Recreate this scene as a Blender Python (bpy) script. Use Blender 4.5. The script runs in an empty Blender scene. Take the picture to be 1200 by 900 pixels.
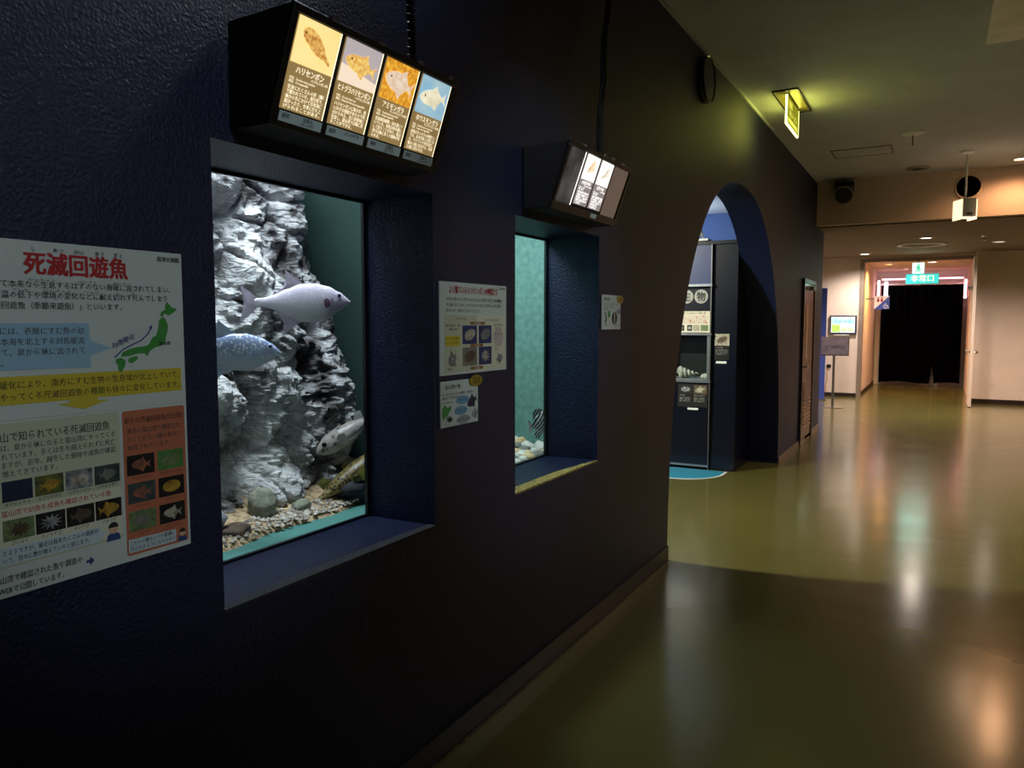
import bpy, bmesh, math, random
from mathutils import Vector, Matrix, noise
PI = math.pi
sc = bpy.context.scene
C = sc.collection

# ------------------------------------------------------------------ camera
F_PX, CAM_H = 900.0, 1.5
_pitch = math.atan(72.0 / F_PX)
_d = Vector((500.0, 72.0, F_PX)).normalized()                # hall direction (+Y) in camera right/up/forward
_up = Vector((0, math.cos(_pitch), -math.sin(_pitch)))
_x = -_d.cross(_up)
cam_d = bpy.data.cameras.new('camera')
cam = bpy.data.objects.new('camera', cam_d); C.objects.link(cam)
cam_d.sensor_fit = 'HORIZONTAL'; cam_d.sensor_width = 36.0
cam_d.lens = 36.0 * F_PX / 1200.0
cam_d.clip_start = 0.02; cam_d.clip_end = 100
R3 = Matrix(((_x[0], _x[1], -_x[2]), (_d[0], _d[1], -_d[2]), (_up[0], _up[1], -_up[2])))
cam.matrix_world = Matrix.Translation((0, 0, CAM_H)) @ R3.to_4x4()
sc.camera = cam

# ------------------------------------------------------------------ world, exposure
w = bpy.data.worlds.new('world'); sc.world = w; w.use_nodes = True
w.node_tree.nodes['Background'].inputs[0].default_value = (0.01, 0.02, 0.05, 1)
w.node_tree.nodes['Background'].inputs[1].default_value = 0.02
vs = sc.view_settings
vs.view_transform = 'Standard'; vs.look = 'None'; vs.exposure = 0.0; vs.gamma = 1.0; vs.use_curve_mapping = False
sc.cycles.use_denoising = True
sc.cycles.sample_clamp_indirect = 4.0
sc.cycles.max_bounces = 8; sc.cycles.transparent_max_bounces = 12

def lin(c):
    return tuple((v / 255 / 12.92) if v / 255 <= 0.04045 else ((v / 255 + 0.055) / 1.055) ** 2.4 for v in c)

def light(name, kind, loc, power, col=(1, 1, 1), size=0.1, size_y=None, target=None, angle=None, blend=0.5, parent=None):
    ld = bpy.data.lights.new(name, kind); ld.energy = power; ld.color = col
    if kind == 'AREA':
        ld.size = size
        if size_y: ld.shape = 'RECTANGLE'; ld.size_y = size_y
    else:
        ld.shadow_soft_size = size
    if kind == 'SPOT': ld.spot_size = angle or 2.0; ld.spot_blend = blend
    o = bpy.data.objects.new(name, ld); C.objects.link(o)
    o.location = loc
    if target is not None:
        o.rotation_euler = (Vector(target) - Vector(loc)).to_track_quat('-Z', 'Y').to_euler()
    if parent is not None:
        o.parent = parent; o.matrix_parent_inverse = parent.matrix_basis.inverted()
    return o

WARM = (1.0, 0.64, 0.40); SOFT = (1.0, 0.84, 0.72); COOL = (0.75, 0.88, 1.0)
# aquarium lamps over the two tanks, plus an added front fill
light('tank_light', 'AREA', (-1.84, 1.85, 2.95), 92, (0.83, 0.89, 1.0), 0.16, 0.9, (-2.05, 1.85, 1.1))
light('tank_light', 'AREA', (-1.79, 1.75, 2.25), 5, (0.82, 0.90, 1.0), 0.08, 1.0, (-2.35, 1.85, 1.1))  # added fill by the glass, lights fish and rock from the front
light('tank_light', 'AREA', (-2.08, 3.15, 2.35), 20, (0.86, 0.97, 1.0), 0.35, 0.5, (-2.0, 3.05, 0))
# ceiling lamp of the side room behind the arch: throws the lit patch on the hall floor
light('side_room_light', 'AREA', (-3.9, 4.72, 2.84), 200, (1.0, 0.99, 0.78), 0.14, 0.14, (-1.2, 6.2, 0.0))
light('side_room_light', 'POINT', (-3.0, 9.3, 2.45), 26, (0.72, 0.84, 1.0), 0.08)  # added point light, brightens the blue wall and white ceiling

# ------------------------------------------------------------------ helpers
def tag(o, label=None, cat=None, group=None, kind=None):
    if label: o['label'] = label
    if cat: o['category'] = cat
    if group: o['group'] = group
    if kind: o['kind'] = kind
    return o

def empty(name, loc=(0, 0, 0), rot=(0, 0, 0), label=None, cat=None, group=None, kind=None):
    o = bpy.data.objects.new(name, None); C.objects.link(o)
    o.location = loc; o.rotation_euler = rot; o.empty_display_size = 0.05
    return tag(o, label, cat, group, kind)

class MB:
    def __init__(s): s.v = []; s.f = []; s.m = []; s.cur = 0
    def add(s, vs_, fs):
        b = len(s.v); s.v += [tuple(p) for p in vs_]
        for f in fs: s.f.append([b + i for i in f]); s.m.append(s.cur)
        return s
    def box(s, x0, x1, y0, y1, z0, z1, M=None):
        P = [(x0,y0,z0),(x1,y0,z0),(x1,y1,z0),(x0,y1,z0),(x0,y0,z1),(x1,y0,z1),(x1,y1,z1),(x0,y1,z1)]
        if M is not None: P = [M @ Vector(p) for p in P]
        return s.add(P, [(0,3,2,1),(4,5,6,7),(0,1,5,4),(1,2,6,5),(2,3,7,6),(3,0,4,7)])
    def hexa(s, P): return s.add(P, [(0,3,2,1),(4,5,6,7),(0,1,5,4),(1,2,6,5),(2,3,7,6),(3,0,4,7)])
    def quad(s, *P): return s.add(P, [tuple(range(len(P)))])
    def prism(s, poly, z0, z1):
        n = len(poly)
        return s.add([(p[0], p[1], z0) for p in poly] + [(p[0], p[1], z1) for p in poly],
                     [tuple(range(n - 1, -1, -1)), tuple(range(n, 2 * n))] + [(i, (i+1) % n, n + (i+1) % n, n + i) for i in range(n)])
    def rings(s, R, cap=True, closed=True):
        n = len(R[0]); V = [p for r in R for p in r]; Fs = []
        for k in range(len(R) - 1):
            for i in range(n if closed else n - 1):
                j = (i + 1) % n
                Fs.append((k*n+i, k*n+j, (k+1)*n+j, (k+1)*n+i))
        if cap: Fs += [tuple(range(n-1, -1, -1)), tuple((len(R)-1)*n + i for i in range(n))]
        return s.add(V, Fs)
    def cyl(s, a, b, r, r2=None, n=16, cap=True):
        a, b = Vector(a), Vector(b); r2 = r if r2 is None else r2
        q = (b - a).to_track_quat('Z', 'Y').to_matrix()
        R = []
        for p, rr in ((a, r), (b, r2)):
            R.append([p + q @ Vector((rr*math.cos(2*PI*i/n), rr*math.sin(2*PI*i/n), 0)) for i in range(n)])
        return s.rings(R, cap)
    def tube(s, pts, r, n=8):
        pts = [Vector(p) for p in pts]; R = []
        for i, p in enumerate(pts):
            t = (pts[min(i+1, len(pts)-1)] - pts[max(i-1, 0)]).normalized()
            q = t.to_track_quat('Z', 'Y').to_matrix()
            R.append([p + q @ Vector((r*math.cos(2*PI*k/n), r*math.sin(2*PI*k/n), 0)) for k in range(n)])
        return s.rings(R)
    def lathe(s, prof, M=None, n=24):
        R = []
        for r, z in prof:
            ring = [Vector((r*math.cos(2*PI*i/n), r*math.sin(2*PI*i/n), z)) for i in range(n)]
            R.append([M @ p for p in ring] if M is not None else ring)
        return s.rings(R)
    def sphere(s, c, r, n=10, sc3=(1,1,1)):
        c = Vector(c); R = []
        for k in range(1, n):
            a = PI * k / n
            R.append([c + Vector((sc3[0]*r*math.sin(a)*math.cos(2*PI*i/(2*n)), sc3[1]*r*math.sin(a)*math.sin(2*PI*i/(2*n)), -sc3[2]*r*math.cos(a))) for i in range(2*n)])
        return s.rings(R)
    def mesh(s, name, mats, smooth=False):
        me = bpy.data.meshes.new(name); me.from_pydata(s.v, [], s.f)
        for m in (mats if isinstance(mats, (list, tuple)) else [mats]): me.materials.append(m)
        if s.m and max(s.m): me.polygons.foreach_set('material_index', s.m)
        if smooth:
            me.polygons.foreach_set('use_smooth', [True] * len(me.polygons))
            try: me.set_sharp_from_angle(angle=math.radians(38))
            except Exception: pass
        me.update(); return me
    def build(s, name, mats, parent=None, smooth=False, bevel=0):
        o = bpy.data.objects.new(name, s.mesh(name, mats, smooth)); C.objects.link(o)
        if parent is not None: o.parent = parent
        if bevel:
            md = o.modifiers.new('bevel', 'BEVEL'); md.width = bevel; md.segments = 2; md.limit_method = 'ANGLE'
        return o

# ------------------------------------------------------------------ materials
def mat(name, col, rough=0.5, metal=0.0, var=0.10, vscale=6.0, bump=0.0, bscale=60.0, spec=0.5, emit=None, estr=0.0, col2=None, thr=None, alpha=None):
    m = bpy.data.materials.new(name); m.use_nodes = True
    nt = m.node_tree; N = nt.nodes; L = nt.links
    b = N['Principled BSDF']
    tc = N.new('ShaderNodeTexCoord')
    nz = N.new('ShaderNodeTexNoise'); nz.inputs['Scale'].default_value = vscale; nz.inputs['Detail'].default_value = 5
    L.new(tc.outputs['Object'], nz.inputs['Vector'])
    rp = N.new('ShaderNodeValToRGB'); L.new(nz.outputs['Fac'], rp.inputs['Fac'])
    c = lin(col); c2 = lin(col2) if col2 else None
    lo, hi = (0.3, 0.7) if not thr else thr
    rp.color_ramp.elements[0].position = lo; rp.color_ramp.elements[1].position = hi
    a0 = c2 if c2 else tuple(v * (1 - var) for v in c); a1 = c if c2 else tuple(min(1, v * (1 + var)) for v in c)
    rp.color_ramp.elements[0].color = (*a0, 1); rp.color_ramp.elements[1].color = (*a1, 1)
    L.new(rp.outputs['Color'], b.inputs['Base Color'])
    b.inputs['Roughness'].default_value = rough; b.inputs['Metallic'].default_value = metal
    b.inputs['Specular IOR Level'].default_value = spec
    if bump:
        n2 = N.new('ShaderNodeTexNoise'); n2.inputs['Scale'].default_value = bscale; n2.inputs['Detail'].default_value = 4
        L.new(tc.outputs['Object'], n2.inputs['Vector'])
        bp = N.new('ShaderNodeBump'); bp.inputs['Strength'].default_value = bump; bp.inputs['Distance'].default_value = 0.01
        L.new(n2.outputs['Fac'], bp.inputs['Height']); L.new(bp.outputs['Normal'], b.inputs['Normal'])
    if estr:
        b.inputs['Emission Strength'].default_value = estr
        if emit: b.inputs['Emission Color'].default_value = (*lin(emit), 1)
        else: L.new(rp.outputs['Color'], b.inputs['Emission Color'])
    return m

def glass(name, tint=(1, 1, 1), refl=0.08, rough=0.0):
    m = bpy.data.materials.new(name); m.use_nodes = True
    nt = m.node_tree; N = nt.nodes; L = nt.links
    for n in list(N): N.remove(n)
    out = N.new('ShaderNodeOutputMaterial'); mix = N.new('ShaderNodeMixShader')
    t = N.new('ShaderNodeBsdfTransparent'); g = N.new('ShaderNodeBsdfGlossy')
    nz = N.new('ShaderNodeTexNoise'); nz.inputs['Scale'].default_value = 2
    mr = N.new('ShaderNodeMapRange'); mr.inputs['To Min'].default_value = rough; mr.inputs['To Max'].default_value = rough + 0.02
    L.new(nz.outputs['Fac'], mr.inputs['Value']); L.new(mr.outputs['Result'], g.inputs['Roughness'])
    t.inputs[0].default_value = (*tint, 1)
    lw = N.new('ShaderNodeLayerWeight'); lw.inputs['Blend'].default_value = 0.5
    pw = N.new('ShaderNodeMath'); pw.operation = 'POWER'; pw.inputs[1].default_value = 5; L.new(lw.outputs['Facing'], pw.inputs[0])
    fr = N.new('ShaderNodeMath'); fr.operation = 'MULTIPLY_ADD'; fr.inputs[1].default_value = 0.5; fr.inputs[2].default_value = refl * 0.4; L.new(pw.outputs[0], fr.inputs[0])
    L.new(fr.outputs[0], mix.inputs[0]); L.new(t.outputs[0], mix.inputs[1]); L.new(g.outputs[0], mix.inputs[2])
    L.new(mix.outputs[0], out.inputs['Surface'])
    return m

def floor_mat():
    m = bpy.data.materials.new('polished_floor'); m.use_nodes = True
    nt = m.node_tree; N = nt.nodes; L = nt.links; b = N['Principled BSDF']
    tc = N.new('ShaderNodeTexCoord')
    n1 = N.new('ShaderNodeTexNoise'); n1.inputs['Scale'].default_value = 0.9; n1.inputs['Detail'].default_value = 2; n1.inputs['Roughness'].default_value = 0.5
    L.new(tc.outputs['Object'], n1.inputs['Vector'])
    rp = N.new('ShaderNodeValToRGB'); rp.color_ramp.elements[0].position = 0.1; rp.color_ramp.elements[1].position = 0.9
    rp.color_ramp.elements[0].color = (*lin((84, 81, 42)), 1); rp.color_ramp.elements[1].color = (*lin((102, 97, 53)), 1)
    L.new(n1.outputs['Fac'], rp.inputs['Fac']); L.new(rp.outputs['Color'], b.inputs['Base Color'])
    n2 = N.new('ShaderNodeTexNoise'); n2.inputs['Scale'].default_value = 3.0; n2.inputs['Detail'].default_value = 2
    L.new(tc.outputs['Object'], n2.inputs['Vector'])
    mr = N.new('ShaderNodeMapRange'); mr.inputs['To Min'].default_value = 0.14; mr.inputs['To Max'].default_value = 0.22
    L.new(n2.outputs['Fac'], mr.inputs['Value']); L.new(mr.outputs['Result'], b.inputs['Roughness'])
    n3 = N.new('ShaderNodeTexNoise'); n3.inputs['Scale'].default_value = 1.0; n3.inputs['Detail'].default_value = 1.5
    fm = N.new('ShaderNodeMapping'); fm.inputs['Scale'].default_value = (1.6, 7.0, 1.0); fm.inputs['Rotation'].default_value = (0, 0, 0.15)
    L.new(tc.outputs['Object'], fm.inputs['Vector']); L.new(fm.outputs['Vector'], n3.inputs['Vector'])
    bp = N.new('ShaderNodeBump'); bp.inputs['Strength'].default_value = 0.05; bp.inputs['Distance'].default_value = 0.018
    L.new(n3.outputs['Fac'], bp.inputs['Height']); L.new(bp.outputs['Normal'], b.inputs['Normal'])
    b.inputs['Specular IOR Level'].default_value = 0.85
    return m

M = {}
M['floor'] = floor_mat()
M['navy'] = mat('navy_wall_paint', (5, 18, 56), 0.5, var=0.10, vscale=30, bump=0.5, bscale=130, spec=0.38)
M['navy_base'] = mat('navy_baseboard', (6, 12, 32), 0.4, vscale=20)
M['ceil'] = mat('ceiling_plaster', (186, 190, 198), 0.9, var=0.06, vscale=3, bump=0.6, bscale=110, spec=0.2)
M['low_ceil'] = mat('lobby_ceiling_plaster', (130, 114, 98), 0.9, var=0.06, vscale=3, spec=0.2)
M['beige'] = mat('beige_wall', (222, 206, 196), 0.8, var=0.04, vscale=3, bump=0.1, bscale=120, spec=0.2)
M['cream'] = mat('cream_bulkhead', (196, 178, 160), 0.8, var=0.04, vscale=2, spec=0.2)
M['blue_wall'] = mat('blue_wall_paint', (58, 86, 142), 0.7, vscale=4)
M['white'] = mat('white_plaster', (225, 228, 230), 0.8, var=0.03)
M['dark_base'] = mat('dark_baseboard', (40, 28, 24), 0.4)
M['black'] = mat('black_lacquer', (10, 10, 11), 0.35, vscale=20)
M['matte_black'] = mat('matte_black', (7, 7, 8), 0.8, vscale=20)
M['rubber'] = mat('black_rubber', (9, 10, 12), 0.6, vscale=40)
M['chrome'] = mat('brushed_steel', (190, 188, 182), 0.25, 1.0, vscale=60)
M['metal'] = mat('grey_metal', (120, 120, 120), 0.4, 0.8, vscale=30)
M['paper'] = mat('white_poster_board', (205, 216, 214), 0.5, var=0.02, vscale=8)
M['pane'] = glass('aquarium_glass', (0.93, 0.98, 0.97), 0.07)

# ------------------------------------------------------------------ text
def txt_mesh(s, bold=0.0, res=2):
    cu = bpy.data.curves.new('lettering', 'FONT'); cu.body = s; cu.size = 1.0
    cu.resolution_u = res; cu.offset = bold; cu.fill_mode = 'FRONT'
    o = bpy.data.objects.new('lettering', cu)
    C.objects.link(o)
    me = bpy.data.meshes.new_from_object(o)
    V = [tuple(v.co) for v in me.vertices]; Fs = [tuple(p.vertices) for p in me.polygons]
    bpy.data.objects.remove(o); bpy.data.curves.remove(cu); bpy.data.meshes.remove(me)
    return V, Fs

def text(mb, s, x, y, h, width=None, align='L', bold=0.0, z=0.0, res=2, M4=None):
    """one line of lettering in the local XY plane; x,y lower-left of the line, h = nominal glyph height"""
    V, Fs = txt_mesh(s, 0.0, res)
    if not V: return
    x0 = min(v[0] for v in V); x1 = max(v[0] for v in V)
    k = h / 0.86
    kx = k if width is None else width / (x1 - x0)
    wd = (x1 - x0) * kx
    ox = x if align == 'L' else (x - wd / 2 if align == 'C' else x - wd)
    P = [(ox + (v[0] - x0) * kx, y + (v[1] + 0.09) * k, z) for v in V]
    sh = [(0, 0)] if not bold else [(-bold*h*.7, 0), (bold*h*.7, 0)] if bold < .035 else [(-bold*h*.7, -bold*h*.5), (bold*h*.7, -bold*h*.5), (-bold*h*.7, bold*h*.5), (bold*h*.7, bold*h*.5)]
    for q, (dx, dy) in enumerate(sh):
        Q = [Vector((p[0]+dx, p[1]+dy, p[2]+q*1e-5)) for p in P]
        if M4 is not None: Q = [M4 @ p for p in Q]
        mb.add(Q, Fs)

WALL_X = -1.448
def wall_item(name, y0, y1, z0, z1, label, cat, group=None, x=WALL_X):
    """empty on the left wall: local X along the wall (+Y), local Y up, local Z out of the wall; origin bottom centre"""
    o = empty(name, (x, (y0 + y1) / 2, z0), (PI/2, 0, PI/2), label, cat, group)
    return o

class Sheet:
    """printing on a board whose local frame is x right, y up, z out; wall coordinates shifted by (cx, cy)"""
    def __init__(s, parent, cx, cy, z): s.p, s.cx, s.cy, s.z = parent, cx, cy, z
    def poly(s, name, pts, m, dz=0.0, th=0.0006, parent=None):
        mb = MB(); mb.prism([(a - s.cx, b - s.cy) for a, b in pts], s.z + dz, s.z + dz + th)
        return mb.build(name, m, parent or s.p)
    def rect(s, name, x0, x1, y0, y1, m, dz=0.0, parent=None, r=0.0):
        if r:
            pts = []
            for cx, cy, a0 in ((x1-r, y1-r, 0), (x0+r, y1-r, 90), (x0+r, y0+r, 180), (x1-r, y0+r, 270)):
                pts += [(cx + r*math.cos(math.radians(a0 + k*22.5)), cy + r*math.sin(math.radians(a0 + k*22.5))) for k in range(5)]
        else: pts = [(x0, y0), (x1, y0), (x1, y1), (x0, y1)]
        return s.poly(name, pts, m, dz, parent=parent)
    def oval(s, name, x, y, rx, ry, m, dz=0.0, n=24, parent=None):
        return s.poly(name, [(x + rx*math.cos(2*PI*k/n), y + ry*math.sin(2*PI*k/n)) for k in range(n)], m, dz, parent=parent)
    def lines(s, name, rows, m, dz=0.0012, bold=0.02, res=1, parent=None):
        """rows: (string, x, y, h, width)"""
        mb = MB()
        for r in rows:
            t, x, y, h = r[:4]; wd = r[4] if len(r) > 4 else None; al = r[5] if len(r) > 5 else 'L'
            text(mb, t, x - s.cx, y - s.cy, h, wd, al, bold, s.z + dz, res)
        return mb.build(name, m, parent or s.p)

def fish_outline(cx, cy, L, H, flip=1, ang=0.0, tail=0.3):
    """2-D fish silhouette, snout towards -x when flip=1"""
    P = []
    up = [(-.5, 0), (-.48, .10), (-.42, .24), (-.32, .37), (-.18, .46), (-.04, .49), (.04, .64), (.13, .74), (.14, .52), (.20, .35), (.28, .17), (.35, .11), (.43, .26), (.5, .42)]
    for x, y in up: P.append((x, y))
    P.append((.43, 0))
    for x, y in reversed(up[1:]): P.append((x, -y))
    ca, sa = math.cos(ang), math.sin(ang)
    out = []
    for x, y in P:
        X, Y = x * L * flip, y * H
        out.append((cx + X*ca - Y*sa, cy + X*sa + Y*ca))
    if flip < 0: out.reverse()
    return out[::-1]

# =================================================================== STRUCTURE
Z_HALL, Z_LOW, Y_STEP, Y_WEND, Y_FAR = 3.33, 2.80, 10.83, 11.6, 16.9
WB = -1.738                                   # back of the left wall / plane of the tank glass
W1 = (1.215, 2.085); W2 = (2.64, 3.482); WZ = (0.822, 1.915)
AY0, AY1, AH, AN = 4.64, 8.47, 2.62, 2.3

def struct(mb, name, m, label=None, **k):
    o = mb.build(name, m, **k); o['kind'] = 'structure'
    if label: o['label'] = label
    return o

mb = MB(); mb.box(-6, 5, -4, 22, -0.1, 0); struct(mb, 'floor', M['floor'], 'glossy olive brown resin floor')
mb = MB(); mb.box(WALL_X, 5, -4, Y_STEP, Z_HALL, Z_HALL + 0.1); struct(mb, 'ceiling', M['ceil'], 'high dim plaster ceiling over the hall')
mb = MB(); mb.box(-4.0, 5, Y_STEP + 0.04, 17.0, Z_LOW, Z_LOW + 0.1); struct(mb, 'ceiling', M['low_ceil'], 'lower ceiling past the dropped beam')
# bulkhead (dropped beam) with the duct hole
def bulkhead():
    mb = MB(); hx, hz, hr = 0.25, 3.12, 0.135
    x0, x1, z0, z1 = -1.448, 5.0, 2.76, 3.43
    ring = [(hx + hr*math.cos(2*PI*k/32), hz + hr*math.sin(2*PI*k/32)) for k in range(32)]
    sq = []
    for k in range(32):
        a = 2*PI*k/32; c, s_ = math.cos(a), math.sin(a); q = 0.2 / max(abs(c), abs(s_)); sq.append((hx + q*c, hz + q*s_))
    for k in range(32):
        j = (k+1) % 32
        mb.quad((ring[k][0], Y_STEP, ring[k][1]), (ring[j][0], Y_STEP, ring[j][1]), (sq[j][0], Y_STEP, sq[j][1]), (sq[k][0], Y_STEP, sq[k][1]))
        mb.quad((ring[k][0], Y_STEP, ring[k][1]), (ring[k][0], Y_STEP+.12, ring[k][1]), (ring[j][0], Y_STEP+.12, ring[j][1]), (ring[j][0], Y_STEP, ring[j][1]))
    for a, b, c, d in ((x0, hx-.2, z0, z1), (hx+.2, x1, z0, z1), (hx-.2, hx+.2, z0, hz-.2), (hx-.2, hx+.2, hz+.2, z1)):
        mb.quad((a, Y_STEP, c), (b, Y_STEP, c), (b, Y_STEP, d), (a, Y_STEP, d))
    mb.box(x0, x1, Y_STEP+.12, Y_STEP+.16, z0, z1)
    mb.quad((x0, Y_STEP, z0), (x0, Y_STEP+.16, z0), (x1, Y_STEP+.16, z0), (x1, Y_STEP, z0))
    return mb
struct(bulkhead(), 'trim_1', M['cream'], 'dropped cream beam across the end of the hall')
mb = MB(); mb.box(-1.448, 5, Y_STEP + .16, Y_STEP + .62, 2.745, 2.80); struct(mb, 'trim_2', M['low_ceil'], 'soffit strip behind the dropped beam')
mb = MB(); mb.box(WALL_X, WALL_X + .012, -4, Y_STEP, 3.305, 3.33); struct(mb, 'trim_3', M['ceil'], 'thin shadow-gap trim along the ceiling edge')

# left wall with two window openings and the arch
def arch_z(y):
    u = abs((y - (AY0 + AY1) / 2) / ((AY1 - AY0) / 2))
    return AH * max(0.0, 1 - u ** AN) ** (1 / AN)
mb = MB()
def wbox(y0, y1, z0, z1): mb.box(WB, WALL_X, y0, y1, z0, z1)
wbox(-4, W1[0], 0, Z_HALL); wbox(*W1, 0, WZ[0]); wbox(*W1, WZ[1], Z_HALL)
wbox(W1[1], W2[0], 0, Z_HALL); wbox(*W2, 0, WZ[0]); wbox(*W2, WZ[1], Z_HALL)
wbox(W2[1], AY0, 0, Z_HALL)
cols = [(AY0+AY1)/2 - (AY1-AY0)/2*math.cos(PI*k/72) for k in range(73)]
for a, b in zip(cols[:-1], cols[1:]):
    za, zb = arch_z(a), arch_z(b)
    mb.hexa([(WB,a,za),(WALL_X,a,za),(WALL_X,b,zb),(WB,b,zb),(WB,a,Z_HALL),(WALL_X,a,Z_HALL),(WALL_X,b,Z_HALL),(WB,b,Z_HALL)])
wbox(AY1, Y_STEP, 0, Z_HALL); wbox(Y_STEP, Y_WEND, 0, Z_LOW)
struct(mb, 'wall_left', M['navy'], 'dark navy textured wall with tank windows and an arch')
mb = MB(); mb.box(WALL_X, WALL_X + .010, -4, AY0, 0, .095); struct(mb, 'baseboard_left', M['navy_base'], 'low navy baseboard under the tank windows')
M['grout'] = mat('floor_joint', (120, 104, 80), .7, col2=(50, 44, 32), vscale=30)
mb = MB(); mb.box(WALL_X + .010, WALL_X + .017, -4, AY0, 0, .004); struct(mb, 'trim_4', M['grout'], 'thin worn joint between baseboard and floor')
M['base2'] = mat('worn_baseboard', (110, 92, 78), .5, vscale=30)
mb = MB(); mb.box(WALL_X, WALL_X + .014, AY1 + .005, Y_WEND, 0, .06); struct(mb, 'baseboard_left', M['base2'], 'low brown baseboard past the arch')

# hall walls out of view
mb = MB(); mb.box(5, 5.1, -4, 17, 0, Z_HALL + .1); struct(mb, 'wall_right', M['navy'], 'dark wall on the far right of the hall')
mb = MB(); mb.box(WALL_X, 5, -4.1, -4, 0, Z_HALL + .1); struct(mb, 'wall_back', M['navy'], 'dark wall behind the viewer')

# side room behind the arch
mb = MB(); mb.box(-5.5, WB, 10.2, 10.3, 0, 3.1); struct(mb, 'wall_side_room_far', M['blue_wall'], 'blue wall of the side room behind the arch')
mb = MB(); mb.box(-5.5, WB, 3.98, 4.06, 0, 3.1); struct(mb, 'wall_side_room_near', M['navy'], 'near wall of the side room')
mb = MB(); mb.box(-5.6, -5.5, 3.98, 10.3, 0, 3.1); struct(mb, 'wall_side_room_left', M['blue_wall'], 'outer blue wall of the side room')
mb = MB(); mb.box(-5.5, WB, 4.06, 10.2, 2.92, 3.1); struct(mb, 'ceiling', M['white'], 'white ceiling of the side room')

# far end
CX0, CX1 = -1.36, 0.56
mb = MB(); mb.box(-4, CX0, Y_FAR, Y_FAR + .12, 0, Z_LOW); mb.box(CX1, 5, Y_FAR - .25, Y_FAR + .12, 0, Z_LOW); mb.box(CX0, CX1, Y_FAR, Y_FAR + .12, 2.72, Z_LOW)
struct(mb, 'wall_far', M['beige'], 'beige far wall around the corridor opening')
mb = MB(); mb.box(-4.1, -4, Y_WEND - 1.3, Y_FAR + .12, 0, Z_LOW + .1); mb.box(-4, WB, 10.32, 10.42, 0, Z_LOW + .1); struct(mb, 'wall_far_left', M['beige'], 'beige side wall of the far lobby')
mb = MB(); mb.box(CX0 - .1, CX0, Y_FAR + .12, 21, 0, 2.75); struct(mb, 'wall_corridor_left', M['beige'], 'left wall of the curtained corridor')
mb = MB(); mb.box(CX1, CX1 + .1, Y_FAR + .12, 21, 0, 2.75); struct(mb, 'wall_corridor_right', M['beige'], 'right wall of the curtained corridor')
mb = MB(); mb.box(CX0, CX1, 20.85, 20.95, 0, 2.75); struct(mb, 'wall_corridor_end', M['white'], 'end wall behind the black curtain')
M['ceil_c'] = mat('corridor_ceiling', (205, 185, 165), .7, var=.03)
mb = MB(); mb.box(CX0 - .1, CX1 + .1, Y_FAR + .12, 21, 2.72, 2.82); struct(mb, 'ceiling', M['ceil_c'], 'corridor ceiling behind the exit sign')
mb = MB(); mb.box(-4, CX0, Y_FAR - .012, Y_FAR, 0, .075); struct(mb, 'baseboard_far', M['dark_base'], 'dark baseboard under the wall monitor')
mb = MB(); mb.box(CX1, 5, Y_FAR - .262, Y_FAR - .25, 0, .085); struct(mb, 'baseboard_far', M['dark_base'], 'dark baseboard right of the open door')
mb = MB(); mb.box(CX0, CX0 + .012, Y_FAR + .12, 20.85, 0, .075); struct(mb, 'baseboard_corridor', M['dark_base'], 'dark baseboard inside the corridor')
M['frame_grey'] = mat('grey_door_frame', (150, 135, 122), .4, .3)
mb = MB(); mb.box(CX0 - .05, CX0 + .03, Y_FAR - .02, Y_FAR + .14, 0, 2.75); mb.box(CX0 + .03, CX1, Y_FAR - .02, Y_FAR + .14, 2.69, 2.75)
struct(mb, 'trim_5', M['frame_grey'], 'grey metal frame of the corridor opening')

# door in the navy wall
M['door_brown'] = mat('brown_door_panel', (134, 116, 112), .2, vscale=5)
M['door_frame'] = mat('dark_door_frame', (44, 34, 32), .35, vscale=12)
d1 = empty('door_1', (WALL_X, 10.28, 0), (PI/2, 0, PI/2), 'brown louvred service door past the arch', kind='structure')
mb = MB(); mb.box(-.43, .43, .02, 1.98, 0, .014); mb.build('leaf', M['door_brown'], d1)
mb = MB(); mb.box(-.48, -.43, 0, 2.03, 0, .03); mb.box(.43, .48, 0, 2.03, 0, .03); mb.box(-.48, .48, 1.98, 2.03, 0, .03); mb.build('frame', M['door_frame'], d1)
M['slit'] = mat('frosted_slit_glass', (210, 190, 180), .2)
mb = MB(); mb.box(-.20, -.06, 1.05, 1.72, .014, .02); mb.build('glass_slit', M['slit'], d1)
sl = None
for k in range(12):
    if sl is None:
        mb = MB(); mb.hexa([(-.30,0,.012),(.30,0,.012),(.30,.03,.012),(-.30,.03,.012),(-.30,-.012,.034),(.30,-.012,.034),(.30,-.004,.034),(-.30,-.004,.034)])
        sl = mb.build('louvre_slat', M['door_brown'], d1); o = sl
    else:
        o = sl.copy(); C.objects.link(o)
    o.location = (0, .20 + k * .048, 0)
h = MB(); h.cyl((-.36, .96, .014), (-.36, .96, .06), .012); h.tube([(-.36, .96, .06), (-.33, .96, .064), (-.25, .96, .064)], .010); h.build('handle', M['chrome'], d1, True)
mb = MB(); mb.box(-.05, .18, 1.90, 1.95, .03, .075); mb.tube([(.12, 1.96, .06), (.36, 1.975, .05)], .008); mb.build('door_closer', M['metal'], d1)

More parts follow.
